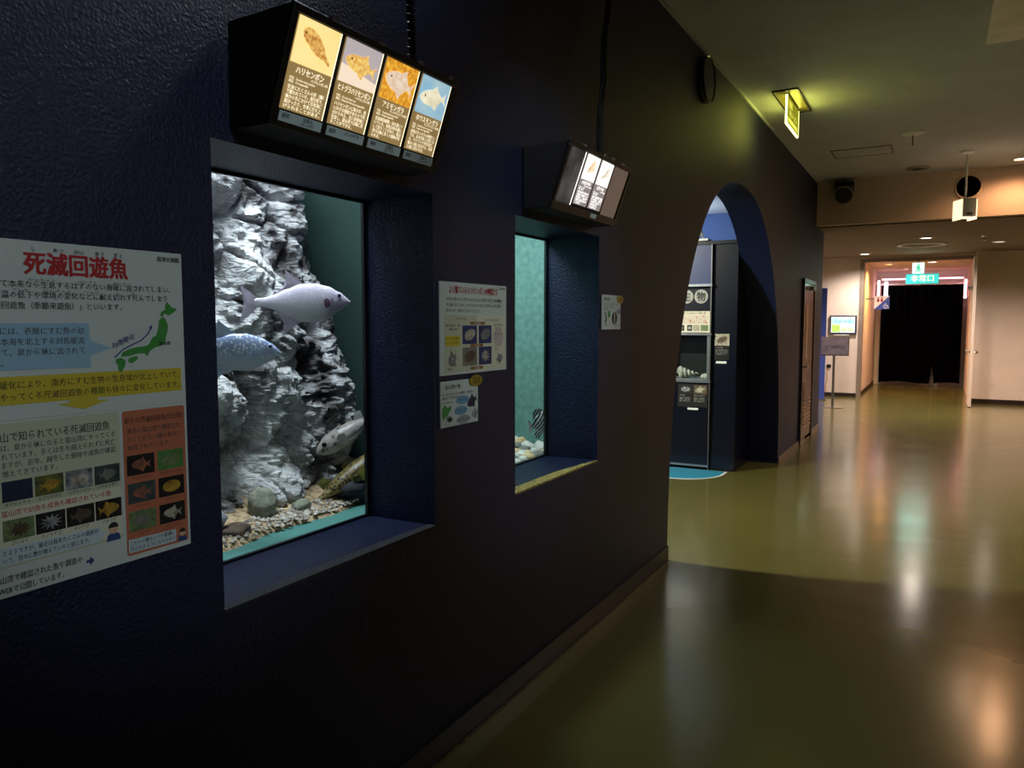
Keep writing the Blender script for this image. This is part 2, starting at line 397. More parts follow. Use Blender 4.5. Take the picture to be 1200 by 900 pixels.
# =================================================================== WINDOWS + TANKS
M['frame_dark'] = mat('window_seal', (12, 16, 18), .4)
M['chip'] = mat('chipped_render', (205, 182, 96), .9, col2=(110, 96, 58), vscale=120, thr=(.4, .62), bump=.6, bscale=200)
M['worn'] = mat('worn_paint_edge', (58, 58, 62), .8, col2=(34, 36, 44), vscale=90, thr=(.4, .65), bump=.4, bscale=150)
def window(idx, W, wear, mw):
    o = empty('window_%d' % idx, (WB, (W[0]+W[1])/2, WZ[0]), (PI/2, 0, PI/2), kind='structure')
    hw = (W[1]-W[0])/2; H = WZ[1]-WZ[0]
    mb = MB(); mb.box(-hw, hw, 0, H, -.012, 0); mb.build('pane', M['pane'], o)
    mb = MB()
    for a, b, c, d in ((-hw, -hw+.012, 0, H), (hw-.012, hw, 0, H), (-hw, hw, 0, .008), (-hw, hw, H-.01, H)): mb.box(a, b, c, d, 0, .012)
    mb.build('seal_frame', M['frame_dark'], o)
    # worn front edge of the sill (uneven strip), lies over the sill's front corner
    mb = MB(); n = 40; rnd = random.Random(idx); D = .29
    top = [(-hw + 2*hw*k/n, wear(k/n) + rnd.uniform(-.002, .002)) for k in range(n+1)]
    for (xa, wa), (xb, wb) in zip(top[:-1], top[1:]):
        wa, wb = max(wa, .002), max(wb, .002)
        mb.quad((xa, .0015, D-wa), (xa, .0015, D+.0015), (xb, .0015, D+.0015), (xb, .0015, D-wb))
        mb.quad((xa, .0015, D+.0015), (xa, -.006, D+.0015), (xb, -.006, D+.0015), (xb, .0015, D+.0015))
    mb.build('worn_sill_edge', mw, o)
    return o
w1 = window(1, W1, lambda t: .030 + .008*math.sin(t*3), M['worn']); w1['label'] = 'large recessed tank window with two pale triggerfish'
w2 = window(2, W2, lambda t: .055 * min(1, (1-t)/.45) ** .8 if t > .55 else .055, M['chip']); w2['label'] = 'recessed tank window with chipped gold sill edge'

M['tank_green'] = mat('tank_wall_green', (26, 52, 46), .7, var=.12, vscale=4, col2=(22, 44, 42))
M['tank_teal'] = mat('tank_wall_teal', (128, 168, 160), .7, col2=(106, 148, 140), vscale=30, thr=(.35, .65))
M['tank_floor'] = mat('tank_floor_turquoise', (70, 126, 118), .6, var=.04)
def tank(name, label, x0, y0, y1, z0, z1, mw, mf, zin):
    o = empty(name, (x0/2 + WB/2, (y0+y1)/2, z0), label=label, cat='aquarium', group='tanks behind the navy wall')
    M4 = Matrix.Translation(-o.location)
    def part(n, m, *b):
        q = MB(); q.box(*b, M=M4); q.build(n, m, o)
    part('back_wall', mw, x0-.05, x0, y0, y1, z0, z1)
    part('side_wall', mw, x0, WB-.0, y0-.02, y0, z0, z1); part('side_wall', mw, x0, WB-.0, y1, y1+.02, z0, z1)
    part('floor_panel', mf, x0, WB-.012, y0, y1, z0-.05, zin)
    part('light_block_lid', M['black'], x0, WB, y0, y1, z1, z1+.03)  # unseen cover added to keep tank light out of the hall
    return o
tank('aquarium_tank', 'dark green walled tank holding the tall grey rock', -3.0, 0.75, 2.60, .70, 3.2, M['tank_green'], M['tank_floor'], .815)
tank('aquarium_tank', 'plain teal walled tank with white pebbles', -2.28, 2.645, 3.90, .70, 2.6, M['tank_teal'], M['tank_teal'], .80)

# rock
def rock_mat():
    m = bpy.data.materials.new('grey_sculpted_rock'); m.use_nodes = True
    nt = m.node_tree; N = nt.nodes; L = nt.links; b = N['Principled BSDF']
    tc = N.new('ShaderNodeTexCoord')
    n1 = N.new('ShaderNodeTexNoise'); n1.inputs['Scale'].default_value = 5; n1.inputs['Detail'].default_value = 9; n1.inputs['Roughness'].default_value = .62
    L.new(tc.outputs['Object'], n1.inputs['Vector'])
    rp = N.new('ShaderNodeValToRGB'); e = rp.color_ramp.elements
    e[0].position = .40; e[0].color = (*lin((70, 64, 62)), 1); e[1].position = .62; e[1].color = (*lin((208, 206, 204)), 1)
    q = rp.color_ramp.elements.new(.49); q.color = (*lin((160, 158, 158)), 1)
    L.new(n1.outputs['Fac'], rp.inputs['Fac']); L.new(rp.outputs['Color'], b.inputs['Base Color'])
    mp = N.new('ShaderNodeMapping'); mp.inputs['Rotation'].default_value = (0.7, 0, 0); mp.inputs['Scale'].default_value = (1, .55, 1.9)
    L.new(tc.outputs['Object'], mp.inputs['Vector'])
    n2 = N.new('ShaderNodeTexNoise'); n2.inputs['Scale'].default_value = 26; n2.inputs['Detail'].default_value = 6; n2.inputs['Distortion'].default_value = 1.2
    L.new(mp.outputs['Vector'], n2.inputs['Vector'])
    bp = N.new('ShaderNodeBump'); bp.inputs['Strength'].default_value = .9; bp.inputs['Distance'].default_value = .022
    L.new(n2.outputs['Fac'], bp.inputs['Height']); L.new(bp.outputs['Normal'], b.inputs['Normal'])
    b.inputs['Roughness'].default_value = .85
    return m
M['rock'] = rock_mat()
def ridged(p, sc_, oct_=3):
    v = 0; a = 1; t = 0
    for _ in range(oct_):
        v += a * (1 - abs(noise.noise(p * sc_))*2); t += a; a *= .5; sc_ *= 2.1
    return v / t
def interp(T, x):
    for (a, va), (b, vb) in zip(T[:-1], T[1:]):
        if x <= b:
            t = (x-a)/(b-a); t = t*t*(3-2*t)*.5 + t*.5
            return va + (vb-va)*t
    return T[-1][1]
def rock_formation():
    NU, NV = 230, 260; y0, z0, z1 = .80, .80, 2.35
    V = []; Fs = []; r = .16
    for j in range(NV+1):
        z = z0 + (z1-z0)*j/NV; t = (z-.8)/1.2
        ye = interp([(.8, 2.45), (1.2, 2.45), (1.42, 2.46), (1.55, 2.43), (1.64, 2.36), (1.75, 2.36), (2.4, 2.40)], z)
        xf = -2.03 - .20*t + .02*math.sin(z*6+1)
        l1 = ye-r-y0; l2 = r*PI/2; l3 = 2.92+xf-r
        for i in range(NU+1):
            q_ = (l1+l2+l3)*i/NU
            if q_ < l1: a = 0.0; x, y = xf, y0+q_
            elif q_ < l1+l2: a = (q_-l1)/r; x, y = xf-r+r*math.cos(a), ye-r+r*math.sin(a)
            else: a = PI/2; x, y = xf-r-(q_-l1-l2), ye
            p = Vector((x, y, z))
            nrm = Vector((math.cos(a), math.sin(a), .0))
            q = p + Vector((3.1, 0, 0))
            # cleft between two buttresses, lower left overhang
            d = .07*noise.noise(q*3.2) + .055*noise.noise(q*7.0+Vector((5,1,2)))
            d -= .11*math.exp(-((y-(1.86+.05*math.sin(z*7)))/.035)**2) * max(0, min(1, (1.42-z)/.3))
            d -= .20*math.exp(-((z-1.02)/.10)**2 - ((y-1.66)/.20)**2)
            d -= .10*math.exp(-((z-1.12)/.07)**2 - ((y-2.14)/.07)**2)
            d += .07*math.exp(-((z-1.25)/.09)**2 - ((y-2.05)/.10)**2) + .09*math.exp(-((z-1.68)/.11)**2 - ((y-1.98)/.14)**2)
            qq = Vector((q.x, q.y*1.1+q.z*.55, q.z*1.15-q.y*.75)) + .10*Vector((noise.noise(q*5), noise.noise(q*5+Vector((7, 0, 0))), noise.noise(q*5+Vector((0, 7, 0)))))
            d += .032*(ridged(qq, 6.5, 3)-.55) + .026*(ridged(qq+Vector((9, 2, 4)), 19, 2)-.5)*(.4+.6*max(0, min(1, (1.75-z)/.3))) + .012*noise.noise(qq*40)
            F_ = noise.voronoi(q*5.5 + .35*Vector((noise.noise(q*4), noise.noise(q*4+Vector((3, 0, 0))), 0)))[0]
            d += .035*(.6-F_[0]) - .030*math.exp(-((F_[1]-F_[0])/.07)**2)
            V.append(p + nrm*d)
    n = NU+1
    for j in range(NV):
        for i in range(NU): Fs.append((j*n+i, j*n+i+1, (j+1)*n+i+1, (j+1)*n+i))
    base = Vector((-2.2, 1.7, .80))
    mb = MB(); mb.add([p - base for p in V], Fs)
    # close the back so that it is a solid
    back = []
    for j in (0, NV): back += [j*n, j*n+NU]
    mb.f.append([0, NU, NV*n+NU, NV*n]); mb.m.append(0)
    o = mb.build('rock_formation', M['rock'], smooth=True); o.location = base
    for p in o.data.polygons: p.use_smooth = True
    return tag(o, 'tall grey sculpted rock filling the large fish tank', 'rock')
rock_formation()

# sand
M['sand'] = mat('tank_sand', (205, 178, 138), .9, col2=(150, 122, 90), vscale=60, thr=(.38, .6), bump=.8, bscale=240)
mb = MB(); NX, NY = 30, 60
sandz = lambda x, y: .828 + .10*max(0, (-1.86-x)/.45) + .010*noise.noise(Vector((x*7, y*7, 0)))
V = []
for j in range(NY+1):
    for i in range(NX+1):
        y = .78 + 1.8*j/NY; x = -2.75 + (.915-.05*(y-1.2) + .015*math.sin(y*13))*i/NX
        V.append((x, y, sandz(x, y) if i < NX else .812))
mb.add(V, [(j*(NX+1)+i, j*(NX+1)+i+1, (j+1)*(NX+1)+i+1, (j+1)*(NX+1)+i) for j in range(NY) for i in range(NX)])
o = mb.build('tank_sand', M['sand'], smooth=True); tag(o, 'pale brown sand bed in front of the tall tank rock', 'sand', kind='stuff')

def stone_mesh(name, seed, m, sc3=(1,1,1), rough=.25, n=9):
    b = MB(); b.sphere((0,0,0), 1.0, n)
    vv = []
    for p in b.v:
        q = Vector(p); k = 1 + rough*noise.noise(q*1.4+Vector((seed*3.7, 0, 0))) + rough*.4*noise.noise(q*4+Vector((0, seed, 0)))
        vv.append((q.x*k*sc3[0], q.y*k*sc3[1], q.z*k*sc3[2]))
    b.v = vv
    me = b.mesh(name, m); me.polygons.foreach_set('use_smooth', [True]*len(me.polygons)); return me
M['st_white'] = mat('pale_stone', (205, 205, 210), .8, col2=(140, 140, 150), vscale=8, bump=.5, bscale=30)
M['st_round'] = mat('mottled_stone', (150, 150, 130), .85, col2=(96, 98, 84), vscale=40, bump=.5, bscale=60)
M['st_brown'] = mat('brown_stone', (112, 92, 74), .85, col2=(60, 48, 42), vscale=30, bump=.5, bscale=40)
M['st_dark'] = mat('dark_stone', (46, 46, 52), .8, bump=.5, bscale=30)
def stone(name, label, loc, r, seed, m, sc3=(1,1,1), rz=0, rough=.3):
    o = bpy.data.objects.new(name, stone_mesh(name, seed, m, (r*sc3[0], r*sc3[1], r*sc3[2]), rough)); C.objects.link(o)
    o.location = loc; o.rotation_euler = (0, 0, rz); return tag(o, label, 'stone', 'loose stones in the rock tank')
stone('stone', 'pale blue grey angular stone at the left window edge', (-1.99, 1.60, .88), .062, 1, M['st_white'], (1, 1.1, .8), rough=.6)
stone('stone', 'round mottled grey green stone below the rock', (-1.98, 1.83, .885), .05, 2, M['st_round'], (1, 1, 1.15))
stone('stone', 'small dark brown stone at the lower left window corner', (-1.90, 1.52, .85), .035, 3, M['st_brown'])
stone('stone', 'flat brown stone lying on the sand', (-1.92, 1.66, .845), .042, 4, M['st_brown'], (1, 1.3, .55))
stone('stone', 'black stone at the lower right under the spotted fish', (-1.93, 2.26, .875), .075, 5, M['st_dark'], (1, 1.5, .62), .1)
stone('stone', 'little brown stone at the foot of the rock', (-1.95, 1.98, .855), .03, 6, M['st_round'], (1, 1.3, .7))
# gravel band on the sand
M['gravel'] = mat('mixed_gravel', (205, 196, 182), .8, col2=(110, 98, 86), vscale=45, thr=(.4, .6))
mb = MB(); rnd = random.Random(4)
for k in range(900):
    y = rnd.uniform(1.25, 2.45); x = rnd.uniform(-1.95, -1.845) - .04*(y-1.4)
    if rnd.random() > .25 + .75*min(1, (y-1.45)/.4): continue
    r = rnd.uniform(.004, .011); c = Vector((x, y, sandz(x, y)+.001)); M3 = Matrix.Rotation(rnd.uniform(0, 6), 3, 'Z')
    P = [c + M3 @ Vector(v)*r for v in ((1,0,0),(.2,.9,.1),(-.9,.4,0),(-.6,-.8,.1),(.5,-.9,0),(0,0,.8))]
    mb.add(P, [(0,1,5),(1,2,5),(2,3,5),(3,4,5),(4,0,5)])
tag(mb.build('tank_gravel', M['gravel']), 'scattered pale gravel along the front of the sand', 'gravel', kind='stuff')

# pebbles of the second tank, one by one
peb = [mat('white_pebble', (222, 218, 208), .6, vscale=20), mat('cream_pebble', (226, 196, 150), .6, vscale=20), mat('grey_pebble', (132, 130, 124), .7, vscale=20)]
pm = [stone_mesh('pebble', 20+k, peb[k % 3 if k < 6 else 0], (1, 1.15, .8), .25, 7) for k in range(7)]
rnd = random.Random(9)
for j in range(9):
    for i in range(17):
        x = -1.775 - .053*j + rnd.uniform(-.012, .012); y = 2.70 + .062*i + rnd.uniform(-.015, .015) + .03*(j % 2)
        if y > 3.72: continue
        o = bpy.data.objects.new('pebble', pm[rnd.choice((0, 0, 1, 3, 4, 4, 5, 6, 6, 2))]); C.objects.link(o)
        r = rnd.uniform(.024, .036); o.scale = (r, r, r); o.rotation_euler = (rnd.uniform(-.5, .5), rnd.uniform(-.5, .5), rnd.uniform(0, 6))
        o.location = (x, y, .800 + r*.72 + .012*j*.35)
        tag(o, 'rounded pale pebble on the floor of the teal tank', 'pebble', 'pebbles in the teal tank')

# ------------------------------------------------------------------ fish
def fish_mat(name, top, bot, spot=None, sscale=60, ssize=.25):
    m = bpy.data.materials.new(name); m.use_nodes = True
    nt = m.node_tree; N = nt.nodes; L = nt.links; b = N['Principled BSDF']
    tc = N.new('ShaderNodeTexCoord'); sp = N.new('ShaderNodeSeparateXYZ'); L.new(tc.outputs['Generated'], sp.inputs[0])
    rp = N.new('ShaderNodeValToRGB'); L.new(sp.outputs['Z'], rp.inputs['Fac'])
    rp.color_ramp.elements[0].position = .25; rp.color_ramp.elements[0].color = (*lin(bot), 1)
    rp.color_ramp.elements[1].position = .7; rp.color_ramp.elements[1].color = (*lin(top), 1)
    last = rp.outputs['Color']
    if spot:
        vo = N.new('ShaderNodeTexVoronoi'); vo.inputs['Scale'].default_value = sscale; L.new(tc.outputs['Object'], vo.inputs['Vector'])
        r2 = N.new('ShaderNodeValToRGB'); L.new(vo.outputs['Distance'], r2.inputs['Fac'])
        r2.color_ramp.elements[0].position = ssize; r2.color_ramp.elements[1].position = ssize+.12
        r2.color_ramp.elements[0].color = (1,1,1,1); r2.color_ramp.elements[1].color = (0,0,0,1)
        mk = N.new('ShaderNodeMath'); mk.operation = 'MULTIPLY'; L.new(r2.outputs['Color'], mk.inputs[0])
        rz = N.new('ShaderNodeValToRGB'); L.new(sp.outputs['Z'], rz.inputs['Fac']); rz.color_ramp.elements[0].position = .30; rz.color_ramp.elements[1].position = .5
        L.new(rz.outputs['Color'], mk.inputs[1])
        mx = N.new('ShaderNodeMix'); mx.data_type = 'RGBA'; L.new(mk.outputs[0], mx.inputs['Factor']); L.new(last, mx.inputs['A']); mx.inputs['B'].default_value = (*lin(spot), 1)
        last = mx.outputs['Result']
    L.new(last, b.inputs['Base Color']); b.inputs['Roughness'].default_value = .38
    n2 = N.new('ShaderNodeTexVoronoi'); n2.inputs['Scale'].default_value = 150; L.new(tc.outputs['Object'], n2.inputs['Vector'])
    bp = N.new('ShaderNodeBump'); bp.inputs['Strength'].default_value = .25; bp.inputs['Distance'].default_value = .002
    L.new(n2.outputs['Distance'], bp.inputs['Height']); L.new(bp.outputs['Normal'], b.inputs['Normal'])
    return m

def fin(mb, pts, th, off=(0,0,0), M3=None):
    """thin tapered fin: outline pts in XZ, thickness along Y, thinning to the edge"""
    n = len(pts); c = (sum(p[0] for p in pts)/n, sum(p[1] for p in pts)/n)
    P = [Vector((p[0], 0, p[1])) for p in pts]; A = Vector((c[0], th, c[1])); B = Vector((c[0], -th, c[1]))
    P = P + [A, B]
    if M3 is not None: P = [M3 @ p for p in P]
    P = [p + Vector(off) for p in P]
    mb.add(P, [(i, (i+1) % n, n) for i in range(n)] + [((i+1) % n, i, n+1) for i in range(n)])

def triggerfish(label, loc, heading, L, roll, m, mfin, mpatch, pitch=0.0):
    o = empty('triggerfish', loc, (0, 0, 0), label, 'fish', 'large pale fish in the rock tank')
    o.rotation_euler = (roll, -pitch, heading)
    top = [(0, .000), (.03, .034), (.10, .090), (.22, .150), (.36, .180), (.50, .172), (.64, .124), (.76, .070), (.86, .044), (.92, .042), (.94, .03)]
    bot = [(0, -.010), (.03, -.040), (.10, -.090), (.22, -.158), (.36, -.200), (.50, -.192), (.64, -.130), (.76, -.066), (.86, -.040), (.92, -.040), (.94, -.03)]
    wid = [(0, .006), (.03, .020), (.10, .040), (.25, .062), (.40, .064), (.60, .046), (.78, .026), (.88, .016), (.94, .008)]
    R = []; n = 24
    for k in range(41):
        t = .94*k/40; a, b_, w_ = interp(top, t), interp(bot, t), interp(wid, t)
        zc, h = (a+b_)/2, (a-b_)/2
        R.append([(L*(.5-t), L*w_*math.copysign(abs(math.cos(2*PI*i/n))**.9, math.cos(2*PI*i/n)), L*(zc + h*math.sin(2*PI*i/n))) for i in range(n)])
    mb = MB(); mb.rings(R); mb.build('body', m, o, True)
    S = lambda pts: [(L*(.5-x), L*z) for x, z in pts]
    mb = MB(); fin(mb, S([(.91, .042), (.97, .10), (1.06, .165), (1.045, .07), (1.035, .0), (1.05, -.08), (1.08, -.17), (.98, -.10), (.91, -.040)]), .006*L); mb.build('tail_fin', mfin, o)
    mb = MB(); fin(mb, S([(.46, .165), (.54, .23), (.64, .31), (.63, .22), (.67, .14), (.74, .085), (.76, .06), (.62, .11)]), .008*L); mb.build('dorsal_fin', mfin, o)
    mb = MB(); fin(mb, S([(.48, -.18), (.58, -.24), (.68, -.32), (.66, -.22), (.71, -.12), (.76, -.06), (.62, -.12)]), .008*L); mb.build('anal_fin', mfin, o)
    for sgn in (1, -1):
        mb = MB(); fin(mb, [(L*x, L*z) for x, z in ((0, .022), (-.035, .05), (-.075, .035), (-.07, -.02), (-.05, -.05), (0, -.03))], .004*L, (L*.275, sgn*L*.062, -.012*L), Matrix.Rotation(sgn*-.30, 3, 'Z')); mb.build('pectoral_fin', mpatch, o)
        mb = MB(); mb.sphere((L*.375, sgn*L*.041, L*.062), L*.019, 8, (1, .6, 1)); e = mb.build('eye', M['eye'], o, True)
        mb = MB(); mb.sphere((L*.377, sgn*L*.051, L*.064), L*.011, 7, (1, .5, 1)); mb.build('pupil', M['pupil'], e, True)
        mb = MB(); mb.tube([(L*.30, sgn*L*.056, L*.04), (L*.288, sgn*L*.060, L*.01), (L*.285, sgn*L*.060, -L*.02)], L*.0035, 6); mb.build('gill_slit', mpatch, o)
    mb = MB(); mb.sphere((L*.497, 0, -.004*L), L*.013, 7, (1, .8, .9)); mb.build('lips', mfin, o, True)
    return o
M['eye'] = mat('fish_eye_rim', (96, 96, 116), .2, vscale=80)
M['pupil'] = mat('fish_pupil', (8, 8, 14), .1, vscale=80)
M['fishA'] = fish_mat('pale_pink_grey_fish', (218, 206, 222), (226, 220, 226), (232, 224, 234), 70, .2)
M['fishB'] = fish_mat('spotted_blue_grey_fish', (150, 164, 206), (196, 204, 218), (232, 238, 250), 95, .34)
M['finA'] = mat('pale_fin', (190, 176, 194), .5, var=.15, vscale=40)
M['finB'] = mat('pale_blue_fin', (176, 190, 216), .5, var=.15, vscale=40)
M['patchA'] = mat('mauve_fin', (128, 96, 116), .5, vscale=50)
HEAD = math.radians(62)
triggerfish('pale pinkish fish swimming right across the rock, upper of two', (-2.0, 2.05, 1.573), HEAD, .37, .06, M['fishA'], M['finA'], M['patchA'], .03)
triggerfish('bluish white spotted fish at the left window edge, lower of two', (-1.92, 1.665, 1.412), HEAD, .31, .05, M['fishB'], M['finB'], M['finB'], -.05)

# pale porcupinefish behind the right edge
def puffer(name, label, loc, heading, L, m, mfin, pitch, spines=True, fat=1.0):
    o = empty(name, loc, (0, -pitch, heading), label, 'fish')
    prof = [(0, .02), (.06, .085), (.2, .15), (.4, .165), (.6, .13), (.8, .06), (.92, .035), (.95, .02)]
    R = []; n = 20
    for k in range(31):
        t = .95*k/30; r = interp(prof, t)*L*fat
        R.append([(L*(.5-t), r*1.0*math.cos(2*PI*i/n), r*.92*math.sin(2*PI*i/n)) for i in range(n)])
    mb = MB(); mb.rings(R); b = mb.build('body', m, o, True)
    mb = MB(); fin(mb, [(-.42*L, .03*L), (-.52*L, .09*L), (-.6*L, .08*L), (-.6*L, -.08*L), (-.52*L, -.09*L), (-.42*L, -.03*L)], .006*L); mb.build('tail_fin', mfin, o)
    mb = MB(); fin(mb, [(-.18*L, .10*L), (-.26*L, .19*L), (-.34*L, .17*L), (-.32*L, .06*L)], .006*L); mb.build('dorsal_fin', mfin, o)
    for s in (1, -1):
        mb = MB(); fin(mb, [(0, .05*L), (-.06*L, .10*L), (-.14*L, .08*L), (-.15*L, -.04*L), (-.08*L, -.09*L), (0, -.05*L)], .006*L, (.18*L, s*.15*L*fat, 0), Matrix.Rotation(-s*.6, 3, 'Z')); mb.build('pectoral_fin', mfin, o)
        mb = MB(); mb.sphere((.36*L, s*.105*L*fat, .07*L), .035*L, 8); mb.build('eye', M['pupil'], o, True)
    if spines:
        mb = MB(); rnd = random.Random(2)
        for k in range(70):
            t = rnd.uniform(.15, .8); a = rnd.uniform(0, 2*PI); r = interp(prof, t)*L*fat
            p = Vector((L*(.5-t), r*math.cos(a), r*.92*math.sin(a))); q = p + Vector((-.05, .03*math.cos(a), .03*math.sin(a)))*L
            mb.cyl(p, q, .004*L, .0008*L, 5)
        mb.build('spines', mfin, o)
    return o
M['puff'] = fish_mat('pale_brown_porcupinefish', (168, 158, 150), (205, 200, 196), (96, 84, 80), 30, .18)
M['puff_fin'] = mat('pale_spine', (200, 196, 190), .5)
M['leo'] = fish_mat('yellow_brown_spotted_fish', (128, 112, 62), (160, 146, 92), (40, 32, 24), 75, .34)
M['leo_fin'] = mat('olive_yellow_fin', (140, 132, 58), .5, var=.2, vscale=60)
puffer('porcupinefish', 'pale spiny fish half hidden by the right window edge', (-1.98, 2.26, 1.075), math.radians(235), .27, M['puff'], M['puff_fin'], -.55)
puffer('spotted_fish', 'yellow brown spotted fish resting on the black stone', (-1.93, 2.21, .915), math.radians(70), .34, M['leo'], M['leo_fin'], .50, False, .78)

# striped fish of the teal tank
M['stripe_w'] = mat('white_fish_scales', (225, 225, 220), .5)
def stripe_mat():
    m = bpy.data.materials.new('black_white_striped_fish'); m.use_nodes = True
    nt = m.node_tree; N = nt.nodes; L = nt.links; b = N['Principled BSDF']
    tc = N.new('ShaderNodeTexCoord'); mp = N.new('ShaderNodeMapping'); mp.inputs['Rotation'].default_value = (0, .62, 0); L.new(tc.outputs['Object'], mp.inputs['Vector'])
    wv = N.new('ShaderNodeTexWave'); wv.bands_direction = 'Z'; wv.inputs['Scale'].default_value = 17; wv.inputs['Distortion'].default_value = .4
    L.new(mp.outputs['Vector'], wv.inputs['Vector'])
    rp = N.new('ShaderNodeValToRGB'); rp.color_ramp.interpolation = 'CONSTANT'; rp.color_ramp.elements[0].color = (.012, .012, .018, 1); rp.color_ramp.elements[1].position = .48; rp.color_ramp.elements[1].color = (.8, .8, .78, 1)
    L.new(wv.outputs['Fac'], rp.inputs['Fac']); L.new(rp.outputs['Color'], b.inputs['Base Color']); b.inputs['Roughness'].default_value = .45
    return m
M['stripes'] = stripe_mat()
o = empty('striped_fish', (-1.90, 3.775, .95), (0, -.15, math.radians(80)), 'black and white striped fish peeking past the window edge', 'fish')
prof = [(0, .01), (.08, .06), (.25, .2), (.45, .29), (.65, .26), (.82, .12), (.92, .05), (.95, .045)]
R = []
for k in range(29):
    t = .95*k/28; h = interp(prof, t)*.21; R.append([(.21*(.5-t), .30*h*math.cos(2*PI*i/18)+.0, h*math.sin(2*PI*i/18)) for i in range(18)])
mb = MB(); mb.rings(R); mb.build('body', M['stripes'], o, True)
mb = MB(); fin(mb, [(-.09, .012), (-.125, .05), (-.12, 0), (-.125, -.05), (-.09, -.012)], .002); mb.build('tail_fin', M['stripe_w'], o)
mb = MB(); fin(mb, [(.03, .055), (-.02, .085), (-.07, .08), (-.085, .03), (-.05, .045)], .002); mb.build('dorsal_fin', M['stripes'], o)
mb = MB(); fin(mb, [(0, -.058), (-.04, -.085), (-.075, -.07), (-.08, -.03)], .002); mb.build('anal_fin', M['stripes'], o)
for s in (1, -1):
    mb = MB(); mb.sphere((.072, s*.010, .010), .006, 6); mb.build('eye', M['pupil'], o, True)

# =================================================================== POSTERS
M['ink'] = mat('black_ink', (34, 34, 36), .6, vscale=40)
M['ink_grey'] = mat('grey_ink', (70, 70, 72), .6, vscale=40)
M['ink_red'] = mat('red_ink', (178, 26, 34), .6, vscale=40)
M['ink_blue'] = mat('blue_ink', (44, 66, 130), .6, vscale=40)
M['p_blue'] = mat('print_light_blue', (150, 192, 218), .5, var=.03)
M['p_yel'] = mat('print_yellow', (208, 190, 54), .5, var=.03)
M['p_green'] = mat('print_map_green', (66, 150, 66), .5, var=.06)
M['p_sage'] = mat('print_sage', (196, 202, 178), .5, var=.03)
M['p_sage2'] = mat('print_pale_sage', (218, 220, 198), .5, var=.03)
M['p_terra'] = mat('print_terracotta', (190, 112, 82), .5, var=.03)
M['p_white'] = mat('print_white', (224, 230, 230), .5, var=.02)
M['p_bub'] = mat('print_bubble_blue', (196, 216, 226), .5, var=.02)
M['p_brown'] = mat('print_brown', (150, 104, 48), .5)
M['p_gold'] = mat('gold_badge', (190, 170, 60), .3, .5)
M['p_skin'] = mat('print_skin', (222, 184, 152), .5)
M['p_lilac'] = mat('print_lilac', (150, 146, 190), .5)
PH = {k: mat('photo_'+k, c, .4, col2=c2, vscale=v) for k, c, c2, v in (
    ('navy', (40, 54, 80), (26, 36, 56), 30), ('dark', (40, 38, 40), (16, 16, 18), 60), ('reef', (120, 124, 60), (50, 60, 46), 70),
    ('grey', (170, 176, 180), (60, 62, 66), 70), ('slate', (70, 86, 84), (48, 60, 62), 40), ('green', (92, 146, 80), (66, 112, 60), 60),
    ('moss', (130, 150, 100), (84, 104, 70), 90), ('royal', (36, 60, 130), (20, 32, 80), 50), ('stone', (132, 136, 128), (104, 108, 100), 40),
    ('coral', (180, 110, 84), (96, 70, 62), 60), ('fishy', (206, 204, 190), (120, 110, 90), 90), ('gold', (206, 168, 60), (120, 90, 40), 80), ('brownf', (110, 92, 74), (54, 44, 38), 70))}

def board(name, y0, y1, z0, z1, label, cat='poster', m=None, group=None, th=.005):
    o = wall_item(name, y0, y1, z0, z1, label, cat, group)
    hw = (y1-y0)/2
    mb = MB(); mb.box(-hw, hw, 0, z1-z0, .001, th); mb.build('board', m or M['paper'], o)
    return o, Sheet(o, (y0+y1)/2, z0, th)

def photo(s, x0, x1, y0, y1, bg, sub=None, flip=1, ang=0.0, k=.8, kind='fish', parent=None):
    p = s.rect('photo', x0, x1, y0, y1, PH[bg], .0008, parent=parent)
    cx, cy, w_, h_ = (x0+x1)/2, (y0+y1)/2, x1-x0, y1-y0
    if sub:
        if kind == 'fish': pts = fish_outline(cx, cy, w_*k, h_*k*.72, flip, ang)
        elif kind == 'spiky':
            pts = [(cx + w_*k*.5*math.cos(2*PI*i/22)*(1 if i % 2 else .5), cy + h_*k*.5*math.sin(2*PI*i/22)*(1 if i % 2 else .5)) for i in range(22)]
        else: pts = [(cx + w_*k*.5*math.cos(2*PI*i/16+ang), cy + h_*k*.42*math.sin(2*PI*i/16)) for i in range(16)]
        s.poly('pictured_animal', pts, PH[sub], .0016, parent=p)
    return p

# --- big poster
o, s = board('poster', .704, 1.124, 1.008, 1.648, 'large white poster with red title and green map at far left')
s.lines('title', [('死滅回遊魚', .794, 1.587, .038, .201)], M['ink_red'], bold=.05, res=2)
s.lines('ruby', [(t, x, 1.6285, .009, None, 'C') for t, x in (('し', .812), ('めつ', .857), ('かい', .896), ('ゆう', .938), ('ぎょ', .976))], M['ink'])
s.lines('logo', [('魚津水族館', 1.064, 1.628, .010, .053)], M['ink'], bold=.03)
s.lines('body_text', [('て本来なら生息するはずのない海域に流されてしまい、', .752, 1.5625, .0125, .341), ('温の低下や環境の変化などに耐え切れず死んでしまう', .752, 1.5435, .0125, .333), ('回遊魚（季節来遊魚）」といいます。', .752, 1.524, .0125, .228)], M['ink_grey'])
s.lines('ruby', [('かいりゅう　　　　はんそく　　　せいそく', .80, 1.5755, .0042, .20), ('ていか　　かんきょう　　へんか　　　た　　き', .77, 1.5565, .0042, .24)], M['ink_grey'])
s.poly('blue_callout', [(.715, 1.416), (.910, 1.413), (.911, 1.436), (.954, 1.450), (.912, 1.464), (.909, 1.499), (.715, 1.499)], M['p_blue'], .0004)
